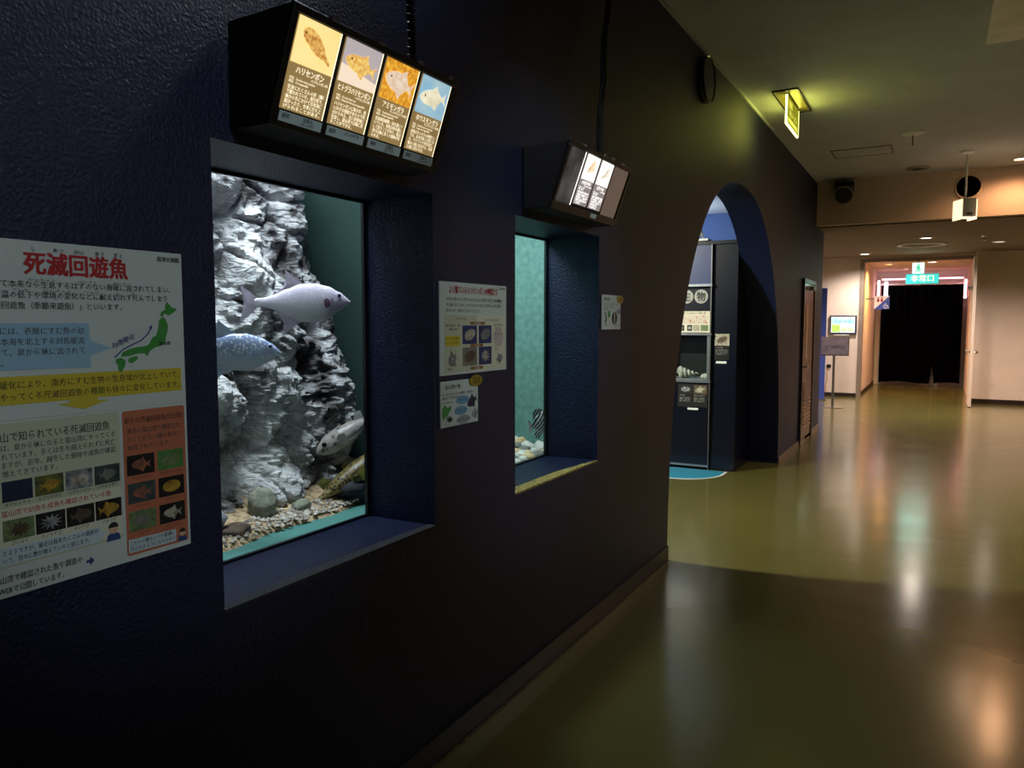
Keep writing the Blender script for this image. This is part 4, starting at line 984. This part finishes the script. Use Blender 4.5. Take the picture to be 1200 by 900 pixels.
def fill_spot(x, y, target, power, col, label, ang):  # unseen ceiling spots, added to brighten the posters and tags
    o = on_ceiling('fill_spotlight', x, y, Z_HALL, label, 'lamp', 'added poster spotlights')
    mb = MB(); mb.lathe([(.0005, 0), (.05, 0), (.05, .02), (.012, .025), (.012, .07), (.0005, .07)], None, 20); mb.build('mount', M['black'], o, True)
    d = Vector(target) - Vector((x, y, Z_HALL - .11)); d = Vector((d.x, -d.y, -d.z)).normalized()      # into the flipped local frame
    Mr = Matrix.Translation((0, 0, .11)) @ d.to_track_quat('Z', 'Y').to_matrix().to_4x4()
    mb = MB(); mb.lathe([(.0005, -.06), (.035, -.06), (.045, -.02), (.05, .08), (.044, .08)], Mr, 24); mb.build('lamp_head', M['black'], o, True)
    mb = MB(); mb.lathe([(.0005, .072), (.044, .072)], Mr, 24); mb.build('lens', em('fill_lens', (230, 244, 250), 4), o)
    w_ = Vector((x, y, Z_HALL - .11)) + (Vector(target) - Vector((x, y, Z_HALL - .11))).normalized()*.12
    light('fill_beam', 'SPOT', w_, power, col, .04, None, target, ang, .7)
fill_spot(3.6, .6, (WALL_X, 1.22, 1.58), 165, (.88, .97, 1.0), 'unseen black ceiling spotlight added to light the large poster', .36)
fill_spot(3.6, 2.8, (WALL_X, 2.95, 1.52), 200, (.90, .98, .96), 'unseen black ceiling spotlight added to light the posters between the windows', .42)

o = on_ceiling('smoke_detector', -.287, 8.50, Z_HALL, 'white disc detector with short stem on the hall ceiling', 'detector')
mb = MB(); mb.lathe([(.0005, .0), (.105, 0), (.105, .012), (.085, .022), (.02, .030), (.0005, .032)], None, 28); mb.build('base', M['white'], o, True)
mb = MB(); mb.cyl((0, 0, .03), (0, 0, .13), .007); mb.build('stem', M['metal'], o)
o = on_ceiling('ceiling_diffuser', -.284, 10.45, Z_HALL, 'dark round air diffuser on the ceiling near the beam', 'vent')
for k, r in enumerate((.13, .09, .05)):
    mb = MB(); mb.lathe([(r-.022, .004+.006*k), (r, .0+.006*k), (r, .008+.006*k), (r-.020, .016+.006*k)], None, 28); mb.build('diffuser_ring', M['door_frame'] if k else M['frame_grey'], o, True)
mb = MB(); mb.lathe([(.0005, .001), (.115, .002)], None, 24); mb.build('throat', M['matte_black'], o)
o = on_ceiling('access_hatch', -.79, 9.20, Z_HALL, 'flush ceiling access hatch outlined by thin grooves', 'hatch')
mb = MB(); mb.box(-.28, .28, -.20, .20, 0, .004); mb.build('panel', M['ceil'], o)
mb = MB()
for a, b, c, d in ((-.295, .295, -.215, -.203), (-.295, .295, .203, .215), (-.295, -.283, -.203, .203), (.283, .295, -.203, .203)): mb.box(a, b, c, d, 0, .006)
mb.build('hatch_frame', mat('hatch_frame', (92, 84, 70), .6), o)
# ceiling cassette at the upper right
o = on_ceiling('ceiling_panel', .80, 5.35, Z_HALL, 'pale square ceiling unit at the top right corner', 'air conditioner')
mb = MB(); mb.box(-.60, .60, -.66, .66, 0, .03); mb.build('panel', mat('pale_ceiling_unit', (240, 234, 226), .7), o, bevel=.008)
mb = MB(); mb.box(-.30, .30, -.30, .30, .03, .036); gr = mb.build('intake_grille', M['white'], o)
for k in range(12):
    mb = MB(); mb.box(-.28, .28, -.006, .006, .036, .042); q = mb.build('grille_slat', M['frame_grey'], gr); q.location = (0, -.27+k*.049, 0)

# spot lamp on the beam
o = empty('spotlight', (-1.115, Y_STEP, 3.06), (0, 0, 0), 'black round spotlight fixed to the left end of the beam', 'lamp')
mb = MB(); mb.box(-.11, .11, -.10, -.001, .20, .225); mb.box(-.11, -.098, -.12, -.02, .05, .21); mb.box(.098, .11, -.12, -.02, .05, .21); mb.build('bracket', M['black'], o)
Mr = Matrix.Translation((0, -.07, .08)) @ Matrix.Rotation(math.radians(112), 4, 'X')
mb = MB(); mb.lathe([(.0005, -.07), (.06, -.07), (.095, -.03), (.105, .06), (.112, .065), (.112, .085), (.10, .085)], Mr, 28); mb.build('lamp_head', M['black'], o, True)
mb = MB(); mb.lathe([(.102, .078), (.102, .092), (.116, .090), (.116, .070)], Mr, 28); mb.build('front_ring', M['frame_grey'], o, True)
mb = MB(); mb.lathe([(.0005, .080), (.10, .078)], Mr, 28); mb.build('lens', mat('grey_lamp_lens', (150, 142, 128), .4, .6), o)

# ring around the duct hole
o = empty('duct_ring', (.25, Y_STEP, 3.12), (PI/2, 0, 0), 'white ring around the dark round duct hole in the beam', 'duct')
mb = MB(); mb.lathe([(.128, 0), (.128, .018), (.145, .018), (.152, .0)], None, 36); mb.build('ring', M['cream'], o, True)
mb = MB(); mb.lathe([(.0005, -.10), (.134, -.10)], None, 36); mb.build('duct_interior', M['matte_black'], o)

# pendant emergency lamp
PX, PY = .20, 9.70
o = empty('pendant_lamp', (PX, PY, 2.60), (0, 0, .45), 'small white box lamp hanging on a thin rod before the beam', 'lamp')
mb = MB(); mb.lathe([(.0005, .73), (.07, .73), (.065, .71), (.02, .69), (.0005, .69)], None, 24); mb.build('ceiling_rose', M['white'], o, True)
mb = MB(); mb.cyl((0, 0, .21), (0, 0, .70), .011); mb.build('rod', M['white'], o, True)
mb = MB(); mb.box(-.07, .07, -.10, .10, .03, .22); mb.build('lamp_body', mat('grey_lamp_body', (190, 190, 188), .5), o, bevel=.006)
m_lw = em('lamp_diffuser', (255, 226, 180), 1.6)
for a, b in ((-.082, -.071), (.071, .082)):
    mb = MB(); mb.hexa([(a if a < 0 else b, -.09, .0), (b if a < 0 else a, -.09, .0), (b if a < 0 else a, .09, .0), (a if a < 0 else b, .09, .0), (a if a < 0 else b, -.09, .21), (b if a < 0 else a, -.09, .21), (b if a < 0 else a, .09, .21), (a if a < 0 else b, .09, .21)]); mb.build('side_diffuser', m_lw, o)
mb = MB(); mb.box(-.045, .045, -.06, .06, .020, .031); mb.build('bottom_diffuser', m_lw, o)
mb = MB(); mb.box(-.03, .03, -.105, -.10, .05, .07); mb.build('indicator', M['chrome'], o)
light('pendant_glow', 'POINT', (PX + .20, PY, 2.70), 3.0, WARM, .06)

# =================================================================== SIDE ROOM
M['kiosk'] = mat('kiosk_navy_laminate', (5, 9, 28), .25, vscale=5)
M['alu'] = mat('aluminium_trim', (150, 156, 165), .3, .8, vscale=40)
KY = 7.77
k0 = empty('display_cabinet', (-2.4, KY, 0), label='tall dark blue shell display cabinet behind the arch', cat='cabinet')
def kp(n, m, x0, x1, y0, y1, z0, z1, parent=None, bevel=0):
    mb = MB(); mb.box(x0+2.4, x1+2.4, y0-KY, y1-KY, z0, z1); return mb.build(n, m, parent or k0, bevel=bevel)
kp('side_column', M['kiosk'], -2.0, -1.745, KY, KY+.95, 0.0, 2.28, bevel=.006)
kp('top_slab', M['kiosk'], -3.3, -1.742, KY-.02, KY+.97, 2.28, 2.315)
kp('lower_panel', M['kiosk'], -3.3, -2.0, KY-.04, KY+.74, 0.03, .88)
kp('upper_panel', M['kiosk'], -3.3, -2.0, KY+.0, KY+.74, 1.38, 1.87)
kp('header_panel', mat('blue_header_board', (20, 42, 104), .35), -3.3, -2.0, KY+.0, KY+.74, 1.87, 2.28)
kp('niche_back', M['matte_black'], -3.3, -2.0, KY+.35, KY+.74, .88, 1.38)
kp('niche_side', M['kiosk'], -2.62, -2.58, KY-.02, KY+.36, .92, 1.37)
kp('corner_strip', M['metal'], -2.006, -1.998, KY-.045, KY, 0, 2.28)
kp('kick_strip', M['alu'], -3.3, -2.0, KY-.05, KY-.04, 0.03, .05)
for z in (1.862, 1.372, .892): kp('ledge', M['alu'], -3.3, -1.99, KY-.06, KY+.0, z, z+.024)
kp('niche_frame', M['alu'], -2.032, -2.008, KY-.045, KY-.02, .92, 1.372)
kg = kp('niche_glass', M['pane'], -2.58, -2.03, KY-.03, KY-.026, .92, 1.37)
K = empty  # facing -Y frame for prints on the cabinet front: local x = +X, y = up, z = -Y
def front_item(name, x, z, y, label, cat, group=None): return empty(name, (x, y, z), (PI/2, 0, 0), label, cat, group)
M['disc'] = mat('grey_disc', (168, 168, 168), .5, var=.03)
for ch, x, lab in (('生', -2.262, 'grey disc with one black character, left of its neighbour on the cabinet'), ('物', -2.112, 'grey disc with one black character beside the cabinet corner strip')):
    o = front_item('sign_disc', x, 1.69, KY, lab, 'sign', 'character discs on the cabinet')
    mb = MB(); mb.lathe([(.0005, .002), (.070, .002), (.070, .007), (.0005, .008)], Matrix.Translation((0, .072, 0)), 32); mb.build('disc', M['disc'], o)
    mb = MB(); text(mb, ch, 0, .026, .088, .085, 'C', .035, .0095, 2); mb.build('character', M['ink'], o)
o = front_item('information_board', -2.19, 1.40, KY, 'cream information board with small pictures above the shell case', 'board')
s = Sheet(o, 0, 0, .006); mb = MB(); mb.box(-.19, .17, 0, .215, .001, .006); mb.build('board', mat('cream_board', (226, 220, 204), .5), o)
s.lines('heading', [('しんきろうの見える海の貝', -.17, .185, .02, .30)], M['ink'], bold=.01)
s.rect('map_print', -.17, .15, .09, .175, mat('print_pink_map', (216, 206, 192), .5, col2=(196, 130, 120), vscale=40, thr=(.36, .5)), .0005)
for a, b, m_ in ((-.17, -.09, 'dark'), (-.06, -.01, 'dark'), (.0, .065, 'fishy'), (.08, .155, 'moss')): photo(s, a, b, .015, .075, m_, 'fishy' if m_ == 'dark' else None, k=.6, kind='oval')
o = front_item('caption_panel', -2.165, .64, KY-.04, 'black panel with two shell photos under the shell case', 'panel')
s = Sheet(o, 0, 0, .005); mb = MB(); mb.box(-.16, .15, 0, .235, .001, .005); mb.build('board', M['matte_black'], o)
photo(s, -.145, -.01, .135, .225, 'dark', 'grey', kind='oval', k=.7); photo(s, .005, .14, .135, .225, 'brownf', 'fishy', 1, .3, .8)
s.lines('caption_text', [('サザエ', -.14, .108, .017), ('ボウシュウボラ', .01, .108, .017, .11)] + [(t, x, .085-.017*k, .012, .11) for x in (-.14, .01) for k, t in enumerate(('岩礁にすむ大型の', '巻貝で、海そうを', '食べて育ちます。'))], M['disc'])
s.rect('tag', -.055, .055, -.03, -.008, M['p_white'], .0)
o = front_item('caption_panel', -1.89, 1.125, KY, 'black panel with one brown shell photo on the cabinet side column', 'panel')
s = Sheet(o, 0, 0, .004); mb = MB(); mb.box(-.075, .070, 0, .145, .001, .004); mb.build('board', M['matte_black'], o)
photo(s, -.075, .070, .145, .262, 'fishy', 'brownf', 1, -.5, .7, 'oval')
s.lines('caption_text', [('イワガキ', -.065, .115, .016)] + [(t, -.065, .092-.019*k, .012, .12) for k, t in enumerate(('波の荒い磯の岩に', '着いて育つ大きな', '二枚貝です。'))], M['disc'])
s.rect('tag', -.06, .045, -.035, -.012, M['p_white'], .0)
# shells in the niche
M['shell'] = mat('white_shell', (226, 222, 216), .45, col2=(150, 140, 134), vscale=30)
kp('niche_shelf', mat('grey_shelf_cloth', (120, 122, 130), .8), -2.58, -2.032, KY-.02, KY+.35, .905, .925)
def spiral_shell(label, x, y, z, L, rz):
    mb = MB(); R = []
    for k in range(60):
        t = k/59; a = t*5*2*PI; r = .32*L*(1-t)**1.1 + .004
        c = Vector((L*(t-.4), r*.55*math.cos(a), r*.55*math.sin(a)))
        q = Vector((0, math.cos(a), math.sin(a)))
        R.append([c + q*(r*.6*math.cos(2*PI*i/10)) + Vector((r*.5*math.sin(2*PI*i/10), 0, 0)) for i in range(10)])
    mb.rings(R); o = mb.build('sea_shell', M['shell'], smooth=True); o.location = (x, y, z); o.rotation_euler = (0, 0, rz)
    return tag(o, label, 'shell', 'shells in the cabinet niche')
spiral_shell('longer white spiral shell in the lit cabinet niche', -2.27, KY+.10, .925+.050, .20, .2)
o = MB().lathe([(.0005, 0), (.05, .003), (.055, .02), (.035, .045), (.0005, .055)], None, 20).build('sea_shell', M['shell'], smooth=True); o.location = (-2.085, KY+.12, .925)
tag(o, 'small rounded white shell at the right of the niche', 'shell', 'shells in the cabinet niche')
# clip lamp on the cabinet
o = empty('clip_lamp', (-2.09, KY-.01, 2.315), (0, 0, 0), 'little white lamp on top of the blue cabinet', 'lamp')
mb = MB(); mb.box(-.05, .05, -.05, .07, 0, .022); mb.build('base', M['white'], o, bevel=.004)
mb = MB(); mb.tube([(0, -.03, .02), (0, -.10, .065), (0, -.17, .070)], .010, 8); mb.build('arm', M['white'], o, True)
mb = MB(); mb.lathe([(.0005, -.05), (.018, -.045), (.035, .0), (.030, .0)], Matrix.Translation((0, -.17, .05)) @ Matrix.Rotation(PI - .35, 4, 'X'), 20); mb.build('shade', M['white'], o, True)
light('clip_lamp_beam', 'SPOT', (-2.36, KY-.16, 2.36), 9, (.70, .84, 1), .02, None, (-2.46, KY, 1.95), .95, 1.0)
light('niche_lamp', 'AREA', (-2.3, KY+.12, 1.36), .6, (1, .95, .9), .3, .1, (-2.3, KY+.12, .9))
# blue floor mat
M['mat_blue'] = mat('cyan_floor_sheet', (46, 140, 178), .35, var=.05)
def mat_outline(inset=0):
    pts = [(-3.3+inset, KY-.05), (-3.3+inset, 7.15+inset), (-2.2, 7.15+inset)]
    for k in range(1, 13):
        a = -PI/2 + (PI/2)*k/12*.92
        pts.append((-2.2 + (.40-inset)*math.cos(a), 7.58 + (.43-inset)*math.sin(a)))
    pts.append((-1.80-inset, KY-.05)); return pts
o = empty('floor_mat', (-2.5, 7.4, 0), label='cyan floor sheet with white rounded edge before the cabinet', cat='mat')
mb = MB(); mb.prism([(a+2.5, b-7.4) for a, b in mat_outline()], .0005, .002); mb.build('white_border', M['white'], o)
mb = MB(); mb.prism([(a+2.5, b-7.4) for a, b in mat_outline(.022)], .002, .003); mb.build('blue_sheet', M['mat_blue'], o)

# =================================================================== FAR LOBBY
def lobby(x, y, p, lab, lens=8, r=.10, col=SOFT): downlight(x, y, Z_LOW, r, p, col, lab, 'lobby downlights', lens, angle=2.7)
lobby(-1.27, 16.1, 270, 'bright downlight nearest the wall monitor')
lobby(-.22, 13.5, 330, 'downlight just behind the beam, near the ceiling ring', 5)
lobby(.80, 14.7, 160, 'dim downlight right of the ceiling ring', 1.5)
lobby(2.4, 14.2, 380, 'downlight over the right end of the lobby', 6, col=WARM)
lobby(-2.6, 13.8, 200, 'downlight over the hidden left end of the lobby', 6)
o = on_ceiling('ring_light', -.30, 14.55, Z_LOW, 'wide chrome ring fitting on the lobby ceiling', 'ceiling light')
mb = MB(); mb.lathe([(.30, 0), (.30, .025), (.335, .03), (.37, .025), (.37, 0)], None, 40); mb.build('ring', M['white'], o, True)
mb = MB(); mb.lathe([(.0005, .004), (.30, .005)], None, 40); mb.build('diffuser', M['low_ceil'], o)
for (x, y, lab) in ((.55, 13.6, 'small slanted sprinkler left of the dim downlight'), (1.15, 13.4, 'small sprinkler at the right of the lobby ceiling')):
    o = on_ceiling('sprinkler', x, y, Z_LOW, lab, 'sprinkler', 'ceiling sprinklers')
    mb = MB(); mb.lathe([(.0005, 0), (.04, 0), (.03, .02), (.012, .03), (.012, .07), (.03, .075), (.0005, .08)], None, 16); mb.build('head', M['chrome'], o, True)

# wall monitor
o = front_item('wall_monitor', -1.69, 1.26, Y_FAR, 'bright wall monitor left of the corridor opening', 'monitor')
mb = MB(); mb.box(-.255, .255, 0, .385, .005, .05); mb.build('bezel', mat('silver_bezel', (86, 88, 100), .35, .4), o, bevel=.012)
ms = em('screen_white', (226, 240, 244), .95, (206, 230, 240), 3)
mb = MB(); mb.box(-.22, .22, .04, .35, .05, .052); scn = mb.build('screen', ms, o)
s = Sheet(scn, 0, 0, .052)
s.rect('screen_sky', -.21, .21, .22, .33, em('screen_sky', (130, 195, 240), .8, (190, 226, 245), 12), .0004); s.rect('screen_meadow', -.21, -.05, .05, .20, em('screen_green', (120, 190, 70), .7, (206, 226, 120), 20), .0004); s.rect('screen_meadow', -.03, .20, .06, .13, em('screen_lime', (150, 205, 120), .7, (226, 236, 190), 20), .0004)
mb = MB()
for k in range(4): mb.box(-.17+.09*k, -.11+.09*k, .25, .275, .0535, .054)
mb.build('screen_marks', em('screen_marks', (110, 170, 200), .9), scn)
mb = MB(); mb.box(-.16, .12, -.02, .0, .01, .045); mb.build('speaker_bar', M['white'], o)
# socket and lead under the monitor
o = front_item('wall_socket', -1.935, .58, Y_FAR, 'small black wall socket with lead below the monitor', 'socket')
mb = MB(); mb.box(-.04, .04, 0, .065, .001, .02); mb.build('plate', M['black'], o, bevel=.004)
mb = MB(); mb.tube([(-.01, .0, .015), (-.03, -.12, .02), (-.02, -.22, .02), (-.05, -.36, .015), (-.04, -.5, .015)], .006, 6); mb.build('lead', mat('orange_lead', (190, 130, 90), .5), o)
# blue panel
o = empty('partition_panel', (-1.99, 15.9, 0), (0, 0, .25), 'narrow tall blue panel at the end of the navy wall', 'panel')
mb = MB(); mb.box(-.10, .10, -.02, .02, .02, 2.16); mb.build('board', mat('royal_blue_panel', (62, 84, 178), .5), o, bevel=.004)
mb = MB(); mb.box(-.12, .12, -.10, .10, 0, .02); mb.build('foot', M['metal'], o)
# sign stand
o = empty('sign_stand', (-1.60, 14.66, 0), (0, 0, 0), 'grey notice board on a thin pole with round base', 'sign stand')
mb = MB(); mb.lathe([(.0005, 0), (.20, 0), (.20, .008), (.03, .016), (.0005, .016)], None, 36); mb.build('base_plate', M['chrome'], o, True)
mb = MB(); mb.cyl((0, .01, .015), (0, .01, 1.0), .022, None, 14); mb.build('pole', M['metal'], o, True)
mb = MB(); mb.box(-.215, .245, -.025, -.0, .915, 1.245); mb.build('board_frame', mat('stand_frame', (112, 100, 100), .4, .4), o, bevel=.006)
bd = MB().box(-.195, .225, -.029, -.025, .935, 1.225).build('notice', mat('notice_grey', (122, 112, 122), .5, col2=(96, 90, 104), vscale=16), o)
mb = MB(); rnd = random.Random(3)
for k in range(9): mb.prism([(-.16+.04*k+.012*math.cos(q), rnd.uniform(1.02, 1.12)+.012*math.sin(q)) for q in (0, 1.3, 2.6, 3.9, 5.2)], 0, .0005)
mb.v = [(a, -.0295-c, b) for a, b, c in mb.v]; mb.build('printed_marks', mat('notice_marks', (60, 58, 84), .5), bd)

# exit sign
o = front_item('exit_sign', -.30, 2.235, 16.72, 'lit turquoise exit sign hanging in the corridor opening', 'sign')
m_ex = em('exit_turquoise', (66, 206, 200), 1.15); m_el = em('exit_letters', (240, 250, 190), 1.6); m_er = em('exit_green_white', (214, 255, 236), 1.9)
mb = MB(); mb.box(-.29, .275, 0, .195, -.05, 0); mb.build('sign_case', M['frame_grey'], o)
mb = MB(); mb.box(-.285, .27, .005, .19, 0, .004); p = mb.build('sign_face', m_ex, o)
mb = MB(); text(mb, '非常口', -.005, .045, .115, .38, 'C', .03, .0055, 1); mb.build('exit_letters', m_el, p)
mb = MB(); mb.box(-.185, .025, .197, .41, -.05, 0); mb.build('pictogram_case', M['frame_grey'], o)
mb = MB(); mb.box(-.18, .02, .20, .405, 0, .004); p = mb.build('pictogram_face', m_er, o)
m_rm = em('exit_runner_green', (70, 200, 150), 1.2)
mb = MB(); mb.prism([(-.075+.02*math.cos(a), .365+.02*math.sin(a)) for a in [2*PI*q/12 for q in range(12)]], .0045, .005)
mb.prism([(-.105, .345), (-.06, .35), (-.05, .30), (-.015, .285), (-.02, .27), (-.06, .28), (-.055, .25), (-.03, .215), (-.05, .21), (-.08, .255), (-.12, .225), (-.135, .235), (-.10, .275), (-.10, .31), (-.125, .30), (-.135, .31)][::-1], .0045, .005); mb.build('running_figure', m_rm, p)
mb = MB(); mb.cyl((-.08, .41, -.025), (-.08, .49, -.025), .012); mb.build('hanger', M['metal'], o)
light('exit_glow', 'AREA', (-.30, 16.66, 2.40), 1.6, (.45, 1, .85), .5, .3, (-.30, 12, 1.9))

# restroom flag sign
o = front_item('restroom_sign', -1.04, 1.775, 17.6, 'square restroom sign split diagonally white and blue', 'sign')
mb = MB(); mb.box(-.14, .14, 0, .27, -.012, 0); mb.build('plate', em('sign_white', (236, 214, 200), .35), o)
mb = MB(); mb.box(-.30, -.14, .20, .225, -.010, -.003); mb.build('wall_bracket', M['metal'], o)
s = Sheet(o, 0, 0, 0)
tri = s.poly('blue_half', [(-.14, 0), (.14, 0), (.14, .27)], mat('sign_blue', (70, 96, 190), .4), .0005)
for x in (-.07, 0.0):
    f = s.oval('red_figure_head', x, .232, .014, .016, M['ink_red'], .001); s.poly('red_figure_body', [(x-.02, .15), (x+.02, .15), (x+.022, .21), (x-.022, .21)], M['ink_red'], .001, parent=f)
wc = s.poly('wheelchair_ring', [(.075+.045*math.cos(a), .06+.045*math.sin(a)) for a in [PI*.7+2*PI*.78*q/20 for q in range(21)]] + [(.075+.03*math.cos(a), .06+.03*math.sin(a)) for a in [PI*.7+2*PI*.78*q/20 for q in range(20, -1, -1)]], M['p_white'], .0015, parent=tri)
s.poly('wheelchair_figure', [(.065, .06), (.105, .06), (.125, .02), (.137, .026), (.114, .074), (.08, .076), (.078, .125), (.062, .125)], M['p_white'], .0015, parent=tri)

# curtain in two halves
M['curtain'] = mat('black_curtain', (4, 4, 4), 1.0, vscale=30, spec=.03)
def curtain(label, x0, x1, gapside, dy=0.0):
    n = 150; zs = [0.085, .5, 1.2, 1.95, 2.0, 2.30, 2.38]
    mb = MB(); L1, L2 = [], []
    for z in zs:
        a = .035 if z > 1.99 else .050
        r1, r2 = [], []
        for k in range(n+1):
            t = k/n; x = x0 + (x1-x0)*t
            if gapside and z < .6: x += gapside * .075*(1-z/.6)*(t if gapside < 0 else 1-t)
            y = 20.48 + dy + a*math.sin(x*38+.6*math.sin(x*9)) + .012*math.sin(x*91) + (.012 if z > 1.99 else 0)
            zz = z + (.02*math.sin(x*6) if z < .1 else 0)
            r1.append((x, y, zz)); r2.append((x, y+.012, zz))
        L1.append(r1 + r2[::-1])
    mb.rings(L1, cap=True)
    o = mb.build('curtain', M['curtain'], smooth=True)
    for p in o.data.polygons: p.use_smooth = True
    return tag(o, label, 'curtain', 'black corridor curtains')
curtain('black pleated curtain, wider left half in the corridor', -1.22, -.085, -1)
curtain('black pleated curtain, narrower right half by the door', -.115, .47, 1, .05)
mb = MB(); mb.box(-1.30, .53, 20.44, 20.52, 2.385, 2.42); tag(mb.build('curtain_rail', M['white']), 'white rail carrying the black curtains', 'rail')
# pink light tubes around the curtain
m_pk = em('pink_tube', (255, 170, 180), 5.0); m_pw = em('pinkish_white_tube', (255, 232, 240), 5.0)
def tubel(label, a, b, r, m, wall):
    a, b = Vector(a), Vector(b)
    o = empty('light_tube', a, (0, 0, 0), label, 'light tube', 'pink light tubes around the curtain')
    MB().cyl((0, 0, 0), b-a, r, None, 10).build('tube', m, o, True)
    for t in (.1, .9):
        p = (b-a)*t; q = Vector(wall(a + p)) - a
        MB().cyl(p, q, .010, None, 8).build('bracket', M['white'], o)
end_w = lambda p: (p.x, 20.85, p.z)
tubel('horizontal pink light tube above the curtain', (-1.22, 20.40, 2.52), (.46, 20.40, 2.52), .018, m_pk, end_w)
tubel('wider white vertical tube left of the curtain', (-1.12, 20.30, 2.02), (-1.12, 20.30, 2.46), .040, m_pw, lambda p: (CX0, p.y, p.z))
tubel('thin pink vertical tube beside the corridor wall', (-1.26, 20.0, 1.98), (-1.26, 20.0, 2.48), .028, m_pk, lambda p: (CX0, p.y, p.z))
tubel('pink vertical tube at the right end of the curtain', (.50, 20.3, 2.05), (.50, 20.3, 2.48), .028, m_pk, lambda p: (CX1, p.y, p.z))
downlight(-.15, 17.75, 2.72, .10, 40, SOFT, 'very bright corridor downlight right of the exit sign', 'corridor downlights', 14, angle=2.6)
downlight(-.95, 18.0, 2.72, .09, 240, (1, .46, .13), 'amber corridor downlight near the restroom sign', 'corridor downlights', 10, angle=2.8)
downlight(-.70, 19.6, 2.72, .07, 14, (1, .6, .5), 'small corridor downlight close to the curtain', 'corridor downlights', 9, angle=2.6)

# open white door leaf
d2 = empty('door_2', (.53, 16.60, 0), (0, 0, 0), 'white door leaf standing open at the corridor opening', kind='structure')
M['door_white'] = mat('white_door_paint', (226, 208, 194), .45, var=.03)
mb = MB(); mb.box(-.025, .025, -.86, .0, .012, 2.66); mb.build('leaf', M['door_white'], d2, bevel=.004)
for s_ in (-1, 1):
    mb = MB(); mb.lathe([(.028, 0), (.028, .006), (.010, .01), (.010, .035), (.026, .04), (.032, .055), (.026, .072), (.0005, .078)], Matrix.Translation((s_*.025, -.78, .98)) @ Matrix.Rotation(s_*PI/2, 4, 'Y'), 20); mb.build('knob', M['chrome'], d2, True)
mb = MB(); mb.box(-.10, -.025, -.80, -.55, 2.08, 2.14); mb.build('door_closer', M['chrome'], d2, bevel=.006)
for z in (.3, 1.3, 2.4):
    mb = MB(); mb.cyl((.03, .0, z), (.03, .0, z+.10), .010, None, 10); mb.build('hinge', M['chrome'], d2)
